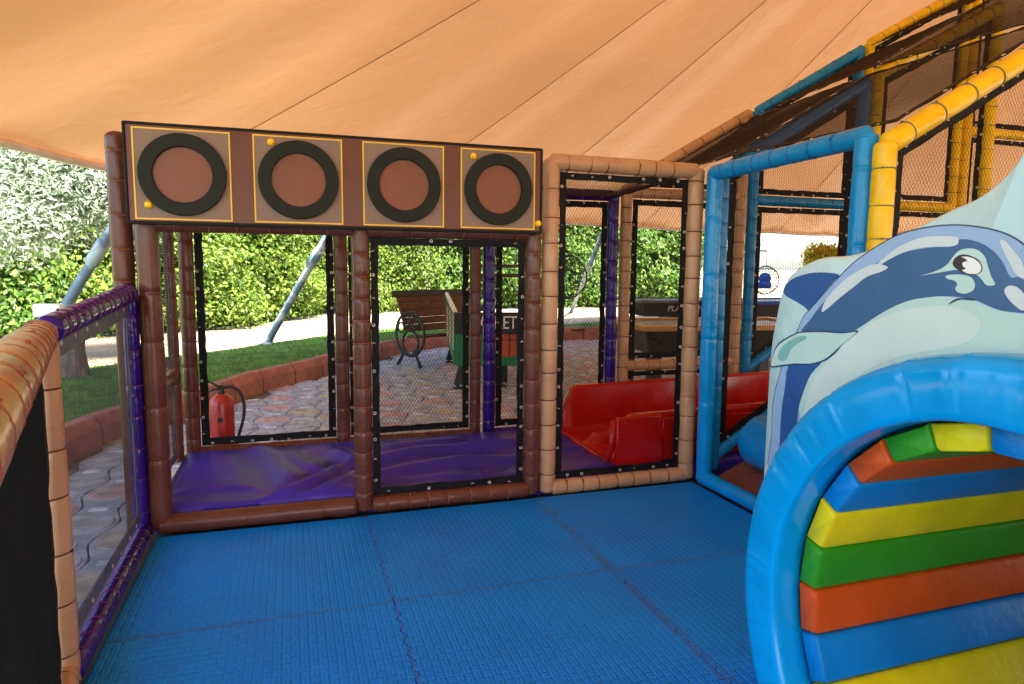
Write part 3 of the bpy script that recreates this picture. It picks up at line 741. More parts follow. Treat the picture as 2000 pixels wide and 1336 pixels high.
# --- end wall of the corridor at left
f4 = frame('narrow brown end frame with grey border at left end of the purple mat', (-.71, 4.3, 0))
pad(f4, 'post', (-.735, 4.80, .1), (-.735, 4.80, 1.97), .034, 'brown', 'cord_red', sp=.19)
pad(f4, 'middle_rail', (-.73, 3.84, .69), (-.73, 4.78, .66), .037, 'brown', None, ties=[.2,.4,.6,.8])
net(f4, [(-.735, 4.76, .72), (-.735, 3.82, .74), (-.735, 3.82, 1.9), (-.735, 4.76, 1.9)], .06, bm='border_grey')
net(f4, [(-.735, 4.76, .12), (-.735, 3.82, .12), (-.735, 3.82, .64), (-.735, 4.76, .61)], .06, bm='border_grey', grom=False)
# --- rear wall of the corridor
f5 = frame('brown padded frame at the back behind the purple mat, left bay', (-.66, RY, 0))
pad(f5, 'post', (-.655, RY, .1), (-.655, RY, 1.95), .047, 'brown', 'cord_brown', sp=.165)
pad(f5, 'top_rail', (-.62, RY, 1.95), (.30, RY, 1.95), .045, 'brown', 'cord_brown')
pad(f5, 'bottom_rail', (-.62, RY, .10), (.28, RY, .10), .045, 'brown', 'cord_red', sp=.12)
net(f5, [(-.605, RY, .15), (.285, RY, .15), (.285, RY, 1.9), (-.605, RY, 1.9)], .052, pitch=.05, th=.0009)
f6 = frame('brown padded frame at the back of the middle netted bay', (.33, RY, 0))
pad(f6, 'post', (.335, RY, .1), (.335, RY, 1.95), .047, 'brown', 'cord_brown', sp=.165)
pad(f6, 'post', (1.315, RY, .1), (1.315, RY, 1.95), .042, 'brown', 'cord_brown', sp=.165)
pad(f6, 'top_rail', (.37, RY, 1.95), (1.28, RY, 1.95), .045, 'brown', 'cord_brown')
pad(f6, 'bottom_rail', (.37, RY, .10), (1.28, RY, .10), .045, 'brown', 'cord_red', sp=.12)
net(f6, [(.385, RY, .155), (1.268, RY, .155), (1.268, RY, 1.9), (.385, RY, 1.9)], .05, pitch=.0175)
f7 = frame('purple padded frame at the back between brown and beige posts', (1.42, RY, 0))
pad(f7, 'post', (1.425, RY, .1), (1.425, RY, 1.95), .047, 'purple', 'cord_purple', sp=.155)
pad(f7, 'post', (2.45, RY, .1), (2.45, RY, 1.95), .046, 'purple', 'cord_purple', sp=.155)
pad(f7, 'top_rail', (1.46, RY, 1.95), (2.42, RY, 1.95), .045, 'purple', 'cord_purple')
pad(f7, 'bottom_rail', (1.46, RY, .10), (2.42, RY, .10), .04, 'purple', 'cord_purple')
net(f7, [(1.478, RY, .15), (2.398, RY, .15), (2.398, RY, 1.9), (1.478, RY, 1.9)], .05)
def zt(X, x0, z0, sl): return z0+(X-x0)*sl
f8 = frame('beige padded frame at the back right of the purple post, with low rail', (2.565, RY, 0))
pad(f8, 'post', (2.565, RY, .1), (2.565, RY, 2.02), .046, 'beige', 'cord_brown', sp=.13)
pad(f8, 'post', (3.635, RY, .1), (3.635, RY, 2.62), .046, 'beige', 'cord_brown', sp=.13)
pad(f8, 'top_rail', (2.60, RY, 2.05), (3.68, RY, 2.665), .046, 'beige', 'cord_brown', sp=.2)
pad(f8, 'middle_rail', (2.60, RY, 1.98), (3.6, RY, 1.98), .042, 'beige', 'cord_brown', sp=.13)
pad(f8, 'bottom_rail', (2.60, RY, .585), (3.6, RY, .585), .042, 'beige', 'cord_brown', sp=.115)
net(f8, [(2.617, RY, .64), (3.582, RY, .64), (3.582, RY, 1.93), (2.617, RY, 1.93)], .05)
net(f8, [(2.74, RY, 2.03), (3.582, RY, 2.03), (3.582, RY, 2.54)], .045)
net(f8, [(2.617, RY, .12), (3.582, RY, .12), (3.582, RY, .535), (2.617, RY, .535)], .04)
def slope_bay(label, X0, X1, z0, z1, Y, m, tm, mid=None, low=None, R=.046, net_m='net'):
    f = frame(label, (X0, Y, 0)); sl = (z1-z0)/(X1-X0)
    pad(f, 'post', (X0, Y, .08), (X0, Y, z0-.02), R, m, tm, sp=.15)
    pad(f, 'post', (X1, Y, .08), (X1, Y, z1-.02), R, m, tm, sp=.15)
    pad(f, 'top_rail', (X0+.02, Y, z0), (X1+.02, Y, z1), R, m, tm, sp=.19)
    a = X0+.05; b_ = X1-.05; zl = zt(a, X0, z0, sl)-.055; zr = zt(b_, X0, z0, sl)-.055
    lo = .14
    if low:
        pad(f, 'lower_rail', (X0+.03, Y, low[0]), (X1-.03, Y, low[1]), R*.9, m, tm, sp=.19)
        lo = None
    for k, mz in enumerate(mid or []):
        pad(f, 'middle_rail', (X0+.03, Y, mz), (X1-.03, Y, mz), R*.95, m, tm, sp=.14)
    zs = [(low[0]+.05, low[1]+.05) if low else (lo, lo)]
    for mz in (mid or []): zs += [(mz-.05, mz-.05), (mz+.05, mz+.05)]
    zs.append((zl, zr))
    for k in range(0, len(zs), 2):
        (l0, r0_), (l1, r1_) = zs[k], zs[k+1]
        if l1-l0 < .12:
            # wedge
            s_ = l0; tX = a+(b_-a)*max(0, min(1, (l0+.1-l1)/max(1e-6, (r1_-l1))))
            if r1_-r0_ > .2: net(f, [(tX, Y, l0+.02), (b_, Y, r0_), (b_, Y, r1_)], .045, m=net_m)
        else: net(f, [(a, Y, l0), (b_, Y, r0_), (b_, Y, r1_), (a, Y, l1)], .05, m=net_m)
    return f
slope_bay('blue padded frame at the back, with a window to the bright sky', 3.755, 4.79, 2.70, 3.30, RY, 'blue_dk', 'cord_blue', mid=[1.965], low=(.52, 1.10))
slope_bay('yellow padded frame at the back, with net panels above the board', 4.90, 6.0, 3.37, 3.98, RY, 'yellow', 'cord_grey', mid=[1.98], low=(1.1, 1.7))
slope_bay('yellow padded frame at the back, at the far right end', 6.12, 7.2, 4.03, 4.6, RY, 'yellow', 'cord_grey', mid=[2.7], low=(1.4, 2.0), net_m='net_brown')
slope_bay('blue padded frame behind the blue doorway, with sloping top rail', 2.612, 3.68, 2.0, 2.63, WY-.03, 'blue_dk', 'cord_blue', low=(.16, .76))
slope_bay('yellow padded frame seen through the roof net, behind the near yellow rail', 3.785, 4.84, 2.70, 3.25, WY-.03, 'yellow', 'cord_grey', low=(.85, 1.4), net_m='net_brown')
# --- blue doorway
f9 = frame('blue padded doorway frame at right, between beige and yellow posts', (2.5, 3.1, 0))
pad(f9, 'post', (2.505, 3.655, .04), (2.505, 3.655, 1.97), .05, 'blue', None, ties=[.5, .9, 1.3, 1.65])
pad(f9, 'post', (2.50, 2.495, .04), (2.50, 2.495, 1.975), .052, 'blue', None, ties=[.4, .95, 1.45, 1.8])
pad(f9, 'top_rail', (2.50, 3.655, 1.965), (2.50, 2.50, 1.985), .049, 'blue', 'cord_blue', sp=.15)
pad(f9, 'bottom_rail', (2.50, 3.655, .045), (2.50, 2.50, .045), .047, 'blue', None, ties=[.3, .7, 1.0])
# --- near yellow wall with rising rail
slope_bay('bright yellow padded frame with rising rail beside the blue doorway', 2.515, 3.62, 1.945, 2.565, FY-.02, 'yellow', 'cord_grey', R=.05)
slope_bay('bright yellow padded frame with rising rail at the right edge', 3.73, 4.8, 2.62, 3.2, FY-.02, 'yellow', 'cord_grey', R=.05)
# --- roof nets
def roof(label, pts, sag=.06, m='net_brown', pitch=.0125):
    root = thing('roof_net', label, 'net', pts[0], 'sloping roof nets'); net(root, pts, .05, pitch=pitch, th=.0017, m=m, sag=sag, gsp=.2)
def plane_quad(x0, x1, ya, yb, z0, z1, da=0, db=0): return [(x0, ya, z0-da), (x1, ya, z1-da), (x1, yb, z1-db), (x0, yb, z0-db)]
def roof2(label, x0, x1, zf, zm, zr):
    """net draped from the front rail over the middle rail down to the rear rail"""
    root = thing('roof_net', label, 'net', (x0, FY, zf[0]), 'sloping roof nets'); MY = WY-.03
    kw = dict(pitch=.0125, th=.0017, m='net_brown', sag=.012, gsp=.2)
    net(root, [(x0, FY+.03, zf[0]), (x1, FY+.03, zf[1]), (x1, MY, zm[1]), (x0, MY, zm[0])], .045, **kw)
    net(root, [(x0, MY+.01, zm[0]), (x1, MY+.01, zm[1]), (x1, RY-.03, zr[1]), (x0, RY-.03, zr[0])], .045, **kw)
roof2('dark roof net draped below the sloping beige rail, over the slide', 2.62, 3.70, (2.05, 2.655), (2.075, 2.68), (2.035, 2.645))
roof2('dark roof net draped below the blue top rail', 3.70, 4.86, (2.66, 3.30), (2.72, 3.33), (2.645, 3.31))
roof2('dark roof net draped below the yellow top rail at upper right', 4.88, 6.06, (3.33, 3.95), (3.38, 3.98), (3.335, 3.99))
# flat net lid over the corridor bay behind the beige frame
roof('flat dark net over the bay behind the beige frame', [(1.50, WY+.06, 1.97), (2.42, WY+.06, 1.965), (2.42, RY-.06, 1.93), (1.50, RY-.06, 1.93)], .05)

# --- ring board over the brown frames
M['board'] = vinyl('board_brown_vinyl', (.115, .035, .02), .34, bump=.2, bs=8)
M['board_disc'] = vinyl('board_disc_brown', (.18, .058, .032), .4, bump=.2, bs=9)
M['board_edge'] = pr('board_edge', (.012, .011, .010), .6, spec=.15, var=.2)
M['taupe'] = pr('taupe_felt', (.22, .15, .115), .6, spec=.2, var=.06, vscale=3, bump=.15, bscale=60)
M['ringblack'] = pr('black_foam', (.016, .018, .013), .6, spec=.15, var=.15, vscale=8, bump=.2, bscale=50)
M['ylw'] = pr('yellow_line', (.78, .45, .03), .45, var=.06)
M['knob'] = pr('yellow_plastic', (.85, .50, .004), .25, var=.04)
by0, by1 = 3.635, 3.69
bd = thing('ring_game_board', 'long brown game board with four black rings on taupe squares', 'game board', (.31, by1, 1.56))
g = G(); g.bbox((-.722, by0+.004, 1.578), (1.352, by1, 2.034), .006); auto(part('board', g.me('board', M['board']), bd))
for nm, a, b_ in (('edge_trim', (-.727, by0, 2.028), (1.357, by1+.002, 2.042)), ('edge_trim', (-.727, by0, 1.568), (1.357, by1+.002, 1.583)), ('edge_trim', (-.732, by0+.001, 1.570), (-.719, by1+.001, 2.040)), ('edge_trim', (1.348, by0+.001, 1.570), (1.362, by1+.001, 2.040))):
    g = G(); g.bbox(a, b_, .003); part(nm, g.me(nm, M['board_edge']), bd)
knobs = {0: [(-.155, -.145)], 1: [(-.128, .18)], 3: [(-.143, .172), (.235, -.178)]}
for k, xc in enumerate((-.479, .051, .581, 1.101)):
    zc = 1.804; h = .214; y = by0+.004
    g = G(); g.bbox((xc-h, y-.004, zc-h), (xc+h, y+.002, zc+h), .0015); sq = part('square', g.me('square', M['taupe']), bd)
    for a, b_ in (((xc-h, y-.006, zc+h-.007), (xc+h, y-.001, zc+h)), ((xc-h, y-.006, zc-h), (xc+h, y-.001, zc-h+.007)), ((xc-h, y-.0062, zc-h+.007), (xc-h+.007, y-.0012, zc+h-.007)), ((xc+h-.007, y-.0062, zc-h+.007), (xc+h, y-.0012, zc+h-.007))):
        g = G(); g.box(a, b_); part('border_strip', g.me('border_strip', M['ylw']), sq)
    Ro, Ri = .194, .131
    g = G(); g.lathe([(Ri, 0), (Ri, .018), (Ri+.004, .022), (Ro-.004, .022), (Ro, .018), (Ro, 0)], (xc, y-.004, zc), 48, (0, -1, 0)); auto(part('ring', g.me('ring', M['ringblack']), sq))
    g = G(); g.lathe([(Ri+.001, 0), (Ri+.001, .003), (0, .0035)], (xc, y-.004, zc), 48, (0, -1, 0)); auto(part('disc', g.me('disc', M['board_disc']), sq))
    for dx, dz in knobs.get(k, []):
        g = G(); g.lathe([(.019*math.cos(q), .019*math.sin(q)) for q in [i*math.pi/16 for i in range(9)]], (xc+dx, y-.005, zc+dz), 20, (0, -1, 0)); part('knob', g.me('knob', M['knob'], True), sq)

# --- purple mat with folds
mx0, mx1, my0, my1 = -.70, 3.6, 3.80, 4.87
FOLDS = [(.36,4.32,-.12,3.86,.045,.05),(.36,4.12,.06,3.84,.04,.045),(-.30,4.85,.02,4.12,.035,.08),(-.05,4.62,.22,4.20,.03,.06),(-.62,4.1,-.25,3.98,.018,.05),(.30,4.62,.34,4.25,.03,.06),(.42,4.30,1.32,4.50,.045,.07),(.42,4.02,1.30,4.16,.04,.07),(.62,4.55,1.1,4.72,.03,.06),(.45,3.92,.9,3.90,.02,.05),(1.4,4.1,1.9,4.3,.03,.07),(1.35,4.45,1.9,4.5,.03,.07)]
def fold(x, y):
    z = .125+.02*(y-4.3)
    w = 0
    for (ax, ay, bx_, by_, amp, wd) in FOLDS:      # broad soft creases, steeper on the near side
        dx, dy = bx_-ax, by_-ay; ln = math.hypot(dx, dy); u = ((x-ax)*dx+(y-ay)*dy)/ln/ln; v = (-(x-ax)*dy+(y-ay)*dx)/ln
        v += .05*math.sin(u*3.1+ax*7)
        if -.25 < u < 1.25:
            en = min(1, (u+.25)/.4, (1.25-u)/.4); en = en*en*(3-2*en)
            w += amp*en*(math.exp(-(v/wd)**2)-.55*math.exp(-((v+wd*1.5)/(wd*1.3))**2))
    w += .006*math.sin(x*7+y*5)+.004*math.sin(x*13-y*9)
    ed = min((x-mx0)/.06, (mx1-x)/.06, (y-my0)/.06, (my1-y)/.06, 1)
    return z+w*max(0, ed)-.02*(1-max(0, ed))**2
nx, ny = 300, 84; v = []; 
for i in range(nx+1):
    for j in range(ny+1):
        x = mx0+(mx1-mx0)*i/nx; y = my0+(my1-my0)*j/ny; v.append((x, y, fold(x, y)))
f = [(i*(ny+1)+j, (i+1)*(ny+1)+j, (i+1)*(ny+1)+j+1, i*(ny+1)+j+1) for i in range(nx) for j in range(ny)]
k0 = len(v); rim = [(i, 0) for i in range(nx+1)]+[(nx, j) for j in range(1, ny+1)]+[(i, ny) for i in range(nx-1, -1, -1)]+[(0, j) for j in range(ny-1, 0, -1)]
for (i, j) in rim:
    p = v[i*(ny+1)+j]; v.append((p[0]+.004*math.sin(p[0]*30), p[1]+.006*math.sin(p[0]*25), -.02))
nn = len(rim)
f += [(rim[q][0]*(ny+1)+rim[q][1], k0+q, k0+(q+1) % nn, rim[(q+1) % nn][0]*(ny+1)+rim[(q+1) % nn][1]) for q in range(nn)]
po = part('crash_mat', mesh('crash_mat', v, f, M['purple_mat'], True)); tag(po, 'wrinkled purple vinyl crash mat lying behind the brown frames', 'mat')
try: po.data.set_sharp_from_angle(angle=R_(60))
except Exception: pass

# --- red double slide
sl_ = thing('slide', 'glossy red double lane slide ending on the purple mat', 'slide', (1.97, 4.3, .1))
ya, yb = 3.87, 4.76; ymid = (ya+yb)/2
def sz(x): return .135+.02*max(0, x-2.0)+.30*max(0, x-3.9)**1.3
def xs_of(y): return 1.965
def section(x):
    z = sz(x); t = min(1, (x-1.96)/.09); hw = .30*(.25+.75*t); hm = .07*t
    fr = .02
    P = [(ya-.03, z-.02), (ya-.035, z+hw-.02), (ya-.025, z+hw), (ya+.015, z+hw), (ya+.03, z+hw-.02), (ya+.075, z+.035), (ya+.13, z+.005),
         (ymid-.07, z+.005), (ymid-.045, z+hm*.8+.005), (ymid-.02, z+hm+.01), (ymid+.02, z+hm+.01), (ymid+.045, z+hm*.8+.005), (ymid+.07, z+.005),
         (yb-.13, z+.005), (yb-.075, z+.035), (yb-.03, z+hw+.02), (yb-.015, z+hw+.04), (yb+.025, z+hw+.04), (yb+.035, z+hw), (yb+.03, z-.02)]
    return [Vector((x, y, zz)) for y, zz in P]
xs = [1.945, 1.955, 1.97, 2.0, 2.04, 2.08, 2.15, 2.29, 2.5, 2.8, 3.1, 3.4, 3.7, 3.9, 4.1, 4.3, 4.5, 4.7]
secs = [section(x) for x in xs]; n = len(secs[0]); v = [p for s_ in secs for p in s_]
f = [(i*n+k, i*n+k+1, (i+1)*n+k+1, (i+1)*n+k) for i in range(len(xs)-1) for k in range(n-1)]
f += [tuple(range(n))]
auto(part('chute', mesh('chute', v, f, M['red_slide']), sl_), 24)
# rounded lip
g = G(); g.sweep([(1.955, ya-.02, .40), (1.945, ya-.01, .22), (1.94, ya+.02, .115), (1.94, ymid, .12), (1.94, yb-.02, .125), (1.945, yb+.0, .24), (1.955, yb+.0, .40)], .022, 10); part('lip', g.me('lip', M['red_slide'], True), sl_)
g = G(); g.bbox((1.96, ya-.055, .07), (2.295, ya-.02, .425), .008); auto(part('side_skirt', g.me('side_skirt', M['red_slide']), sl_))
g = G(); g.bbox((2.296, ya-.05, .25), (3.9, ya-.028, .405), .006); auto(part('side_skirt', g.me('side_skirt', M['red_slide']), sl_))
# black sheet painting in the dark shade under the slide
g = G(); g.prism([(2.31, ya+.04, .0), (4.7, ya+.04, .0), (4.7, ya+.04, .62), (3.9, ya+.04, .2), (2.31, ya+.04, .128)], (0, .01, 0)); tag(part('void_sheet', g.me('void_sheet', M['dark_void'])), 'black sheet standing in for the dark shade beneath the red slide', 'shade sheet')

# --- brown ramp and blue drum inside the blue doorway
M['ramp'] = vinyl('ramp_brown_vinyl', (.16, .05, .03), .45)
g = G(); g.prism([(2.56, 3.60, -.02), (2.56, 3.60, .05), (3.9, 3.60, .62), (3.9, 3.60, -.02)], (0, -1.08, 0)); tag(auto(part('ramp', g.me('ramp', M['ramp']))), 'brown padded ramp rising inside the blue doorway', 'ramp')
g = G(); g.lathe([(0, 0), (.15, .0), (.165, .015), (.165, .60), (.15, .615), (0, .615)], (2.80, 3.50, .30), 36, (0, -1, 0)); tag(auto(part('foam_roller', g.me('foam_roller', M['blue_dk']))), 'blue round padded roller on the brown ramp behind the dolphin board', 'roller')

# --- railings at left
rl = thing('railing', 'purple padded railing with fine grey net at left edge of the mats', 'railing', (-.74, 3.1, 0))
pad(rl, 'post', (-.755, 3.735, .03), (-.755, 3.735, 1.21), .036, 'purple', 'cord_purple', sp=.165)
pad(rl, 'top_rail', (-.76, 3.72, 1.235), (-.755, 2.55, 1.165), .046, 'purple', 'cord_purple', sp=.095)
pad(rl, 'bottom_rail', (-.735, 3.70, .035), (-.725, 2.45, .035), .038, 'purple', 'cord_purple', sp=.11)
pad(rl, 'post', (-.775, 2.535, .03), (-.765, 2.535, 1.15), .036, 'purple', 'cord_purple', sp=.2)
net(rl, [(-.752, 2.575, .085), (-.752, 3.69, .085), (-.755, 3.69, 1.185), (-.755, 2.575, 1.115)], .055, pitch=.009, th=.0012, m='net_grey', bm='border_grey', gsp=.165, angs=(0, R_(90)))
rb = thing('railing', 'beige padded railing with dark net in the near left corner', 'railing', (-.6, 1.9, 0))
A = Vector((-.748, 2.44, 0)); B = Vector((-.43, 1.22, 0)); dirv = (B-A).normalized()
pad(rb, 'post', A+Vector((0, 0, .0)), A+Vector((0, 0, 1.12)), .05, 'beige', 'cord_brown', sp=.175)
pad(rb, 'top_rail', A+Vector((0, 0, 1.155)), B+dirv*.9+Vector((0, 0, 1.225)), .05, 'beige', 'cord_red', sp=.15)
pad(rb, 'bottom_rail', A+Vector((0, 0, .04)), B+dirv*.9+Vector((0, 0, .04)), .045, 'beige', 'cord_brown', sp=.12)
q0 = A+dirv*.06; q1 = B+dirv*.9
net(rb, [q1+Vector((0, 0, .09)), q0+Vector((0, 0, .09)), q0+Vector((0, 0, 1.11)), q1+Vector((0, 0, 1.16))], .06, pitch=.009, th=.0012, m='net', gsp=.2, angs=(0, R_(90)), grom=False)
PRINT = {
    'silhouette': [(1.723,1.182),(1.697,1.232),(1.672,1.257),(1.62,1.306),(1.57,1.352),(1.518,1.396),(1.457,1.433),(1.391,1.464),(1.337,1.479),(1.272,1.487),(1.212,1.487),(1.155,1.479),(1.115,1.469),(1.083,1.456),(1.053,1.436),(0.998,1.386),(0.953,1.343),(0.927,1.307),(0.948,1.287),(0.988,1.278),(0.996,1.2),(1.109,1.164),(1.306,1.127),(1.496,1.002),(1.591,0.862),(1.583,0.775),(1.804,0.709),(1.81,0.837),(1.813,0.921),(1.803,0.992),(1.777,1.072),(1.756,1.124)],
    'back_blue': [(1.693,1.185),(1.664,1.232),(1.618,1.283),(1.568,1.321),(1.505,1.37),(1.434,1.4),(1.377,1.42),(1.31,1.434),(1.228,1.441),(1.198,1.455),(1.152,1.446),(1.118,1.426),(1.095,1.402),(1.075,1.369),(1.059,1.369),(1.046,1.363),(1.008,1.331),(0.968,1.317),(0.944,1.303),(0.974,1.293),(1.04,1.292),(1.086,1.294),(1.121,1.304),(1.151,1.315),(1.197,1.32),(1.237,1.319),(1.279,1.314),(1.322,1.305),(1.366,1.288),(1.413,1.263),(1.461,1.232),(1.502,1.203)],
    'shine_upper': [(1.429,1.398),(1.379,1.435),(1.334,1.454),(1.291,1.464),(1.23,1.463),(1.206,1.459),(1.204,1.444),(1.227,1.438),(1.289,1.439),(1.355,1.425),(1.396,1.408),(1.424,1.394)],
    'shine_lower': [(1.619,1.256),(1.612,1.283),(1.579,1.321),(1.526,1.361),(1.474,1.387),(1.434,1.398),(1.409,1.394),(1.396,1.387),(1.422,1.375),(1.462,1.363),(1.502,1.336),(1.555,1.3),(1.593,1.271)],
    'eye_patch': [(1.298,1.368),(1.263,1.377),(1.231,1.392),(1.213,1.414),(1.199,1.428),(1.177,1.433),(1.154,1.429),(1.135,1.413),(1.126,1.392),(1.116,1.368),(1.106,1.351),(1.125,1.349),(1.137,1.361),(1.149,1.371),(1.172,1.381),(1.203,1.383),(1.242,1.377)],
    'eye_rim': [(1.138,1.383),(1.141,1.378),(1.147,1.374),(1.155,1.372),(1.164,1.371),(1.174,1.373),(1.185,1.376),(1.194,1.381),(1.202,1.387),(1.207,1.394),(1.21,1.401),(1.21,1.407),(1.206,1.412),(1.2,1.416),(1.192,1.419),(1.183,1.419),(1.172,1.417),(1.162,1.413),(1.153,1.409),(1.146,1.403),(1.141,1.396),(1.138,1.389)],
    'eye_white': [(1.141,1.382),(1.144,1.378),(1.149,1.375),(1.155,1.374),(1.163,1.374),(1.172,1.375),(1.181,1.379),(1.188,1.383),(1.195,1.389),(1.199,1.394),(1.201,1.4),(1.201,1.406),(1.198,1.41),(1.192,1.413),(1.185,1.414),(1.177,1.414),(1.168,1.412),(1.16,1.409),(1.152,1.404),(1.146,1.399),(1.142,1.393),(1.14,1.388)],
    'iris': [(1.173,1.395),(1.174,1.391),(1.177,1.387),(1.18,1.385),(1.185,1.383),(1.191,1.383),(1.196,1.384),(1.201,1.386),(1.205,1.389),(1.209,1.393),(1.211,1.397),(1.211,1.402),(1.209,1.406),(1.207,1.409),(1.203,1.412),(1.198,1.413),(1.192,1.413),(1.187,1.412),(1.182,1.41),(1.178,1.407),(1.175,1.403),(1.173,1.399)],
    'glint': [(1.169,1.396),(1.169,1.394),(1.17,1.392),(1.171,1.39),(1.173,1.389),(1.175,1.388),(1.178,1.388),(1.18,1.389),(1.182,1.39),(1.184,1.392),(1.185,1.394),(1.186,1.396),(1.186,1.398),(1.185,1.4),(1.183,1.401),(1.181,1.402),(1.179,1.403),(1.177,1.403),(1.174,1.402),(1.172,1.401),(1.17,1.4),(1.169,1.398)],
    'cheek': [(1.229,1.368),(1.21,1.372),(1.186,1.372),(1.163,1.366),(1.153,1.35),(1.157,1.336),(1.175,1.328),(1.194,1.331),(1.201,1.34),(1.196,1.349),(1.205,1.358),(1.221,1.361)],
    'belly': [(1.502,1.204),(1.461,1.232),(1.413,1.263),(1.366,1.288),(1.322,1.305),(1.279,1.314),(1.237,1.319),(1.197,1.318),(1.151,1.313),(1.121,1.302),(1.085,1.293),(1.04,1.29),(0.989,1.286),(0.996,1.2),(1.184,1.168),(1.354,1.14),(1.5,1.046),(1.596,0.936),(1.651,0.9),(1.694,0.946),(1.679,1.014),(1.651,1.067),(1.605,1.115),(1.554,1.149)],
    'belly_light': [(1.491,1.2),(1.436,1.241),(1.365,1.272),(1.298,1.289),(1.235,1.296),(1.183,1.292),(1.144,1.276),(1.132,1.256),(1.144,1.23),(1.187,1.204),(1.355,1.153),(1.502,1.067),(1.599,0.968),(1.659,0.922),(1.658,0.999),(1.603,1.092),(1.543,1.159)],
    'flipper_outline': [(1.834,1.065),(1.824,1.096),(1.798,1.144),(1.728,1.181),(1.694,1.191),(1.616,1.201),(1.531,1.204),(1.477,1.213),(1.528,1.173),(1.555,1.142),(1.596,1.112),(1.653,1.093),(1.72,1.083),(1.784,1.069),(1.825,1.06)],
    'flipper': [(1.828,1.07),(1.819,1.102),(1.793,1.14),(1.726,1.177),(1.693,1.187),(1.617,1.196),(1.535,1.2),(1.483,1.208),(1.533,1.169),(1.559,1.146),(1.599,1.116),(1.653,1.097),(1.719,1.088),(1.781,1.074),(1.82,1.065)],
    'flipper_spot': [(1.797,1.095),(1.785,1.126),(1.751,1.154),(1.712,1.173),(1.679,1.179),(1.675,1.17),(1.704,1.155),(1.736,1.132),(1.754,1.1),(1.774,1.088)],
    'lower_blue': [(1.746,1.082),(1.666,1.095),(1.605,1.113),(1.651,1.062),(1.678,1.0),(1.694,0.946),(1.698,0.864),(1.692,0.747),(1.761,0.727),(1.77,0.847),(1.769,0.93),(1.76,1.0)],
    'fin': [(1.792,1.313),(1.779,1.333),(1.746,1.353),(1.681,1.368),(1.619,1.371),(1.566,1.365),(1.582,1.352),(1.621,1.315),(1.649,1.286),(1.672,1.257),(1.693,1.267),(1.72,1.278),(1.755,1.29),(1.78,1.299)],
    'head_shine': [(1.104,1.446),(1.093,1.448),(1.071,1.425),(1.05,1.399),(1.044,1.366),(1.063,1.376),(1.074,1.392),(1.09,1.419)],
    'beak_shine': [(1.084,1.338),(1.077,1.349),(1.06,1.348),(1.044,1.336),(1.031,1.314),(1.04,1.297),(1.057,1.306),(1.075,1.322)],
    'mouth': [(1.215,1.3),(1.201,1.313),(1.182,1.318),(1.152,1.317),(1.151,1.313),(1.181,1.314),(1.198,1.309)],
}
# ================================================================== DOLPHIN TUNNEL
CY, CZ = 1.0, .42
tn = thing('dolphin_tunnel', 'blue padded tunnel entrance with dolphin board and rainbow slats at right', 'play tunnel', (1.5, CY, 0))
# padded ring (an arch standing on the mats), slightly gathered at its rim
v = []; RO, RI, XF, XB = .785, .635, 1.38, 1.498
prof = []
for (cx, cr, sx, sr) in ((XF+.03, RO-.03, -1, 1), (XF+.016, RI+.016, -1, -1)): pass
rgn = random.Random(5); pleats = [(rgn.uniform(-.6, 3.7), rgn.uniform(.006, .02), rgn.uniform(.3, 1)*rgn.choice((-1, 1)), rgn.uniform(.25, 1)) for _ in range(70)]
def ring_prof(a):
    """cross-section of the padded ring; pleats gather the vinyl at its outer edge"""
    q = sum(h*math.exp(-((a-c)/w)**2) for c, w, h, l in pleats); q2 = sum(h*l*math.exp(-((a-c)/(w*1.3))**2) for c, w, h, l in pleats)
    w = .004*q; w2 = .005*q2; w3 = .002*q2
    return [(XB, RO), (XF+.05, RO+.001+w*.3), (XF+.02, RO-.006+w*.6), (XF+.004+w2*.5, RO-.020+w*.5), (XF+w2, RO-.04), (XF-.001+w2*.7, RO-.085), (XF+w3, RO-.13), (XF+.001, RI+.007), (XF+.006, RI+.001), (XF+.03, RI), (XF+.07, RI-.002+w3), (XB, RI)]
a0 = -math.asin(CZ/RI*1.0)+0; a0 = -math.asin(min(1, CZ/RO)); na = 640
for i in range(na+1):
    a = a0+(math.pi-2*a0)*i/na
    for (x, r) in ring_prof(a):
        y = CY+r*math.cos(a); z = CZ+r*math.sin(a); v.append(Vector((x, y, max(z, .001))))
n = 12; f = [(i*n+k, (i+1)*n+k, (i+1)*n+(k+1) % n, i*n+(k+1) % n) for i in range(na) for k in range(n)]
M['ringblue'] = vinyl('ring_blue_vinyl', (.001, .33, .76), .15, bump=.06, bs=9)
part('ring', mesh('ring', v, f, M['ringblue'], True), tn)
# shaped board behind the ring
M['boardmint'] = vinyl('board_mint_vinyl', (.46, .68, .70), .22, bump=.3, bs=6)
half = [(1.856,.0),(1.855,.4),(1.852,.772),(1.85,1.086),(1.832,1.22),(1.80,1.335),(1.74,1.385),(1.65,1.415),(1.55,1.42),(1.46,1.44),(1.336,1.488),(1.24,1.526),(1.178,1.547),(1.12,1.585),(1.075,1.64),(1.04,1.72),(1.02,1.80),(.99,1.83)]
top = [Vector((0, y, z)) for y, z in half]; sp = smooth_path(top, 4)
right = [(.93,1.80),(.84,1.66),(.70,1.56),(.5,1.50),(.32,1.42),(.2,1.3),(.145,1.1),(.145,.0)]
out = [(p.y, p.z) for p in sp]+[(p.y, p.z) for p in smooth_path([Vector((0, *q)) for q in right], 4)]
RH = .655; ah = -math.asin(CZ/RH)
hole = [(CY+RH*math.cos(ah+(math.pi-2*ah)*k/60), max(0.0, CZ+RH*math.sin(ah+(math.pi-2*ah)*k/60))) for k in range(61)]
cyy = 1.0; nA = len(out)
def lay(s, x): return [Vector((x, cyy+(y-cyy)*s, z if z < .01 else .6+(z-.6)*s)) for y, z in out]+[Vector((x, y, z)) for y, z in hole[::-1]]
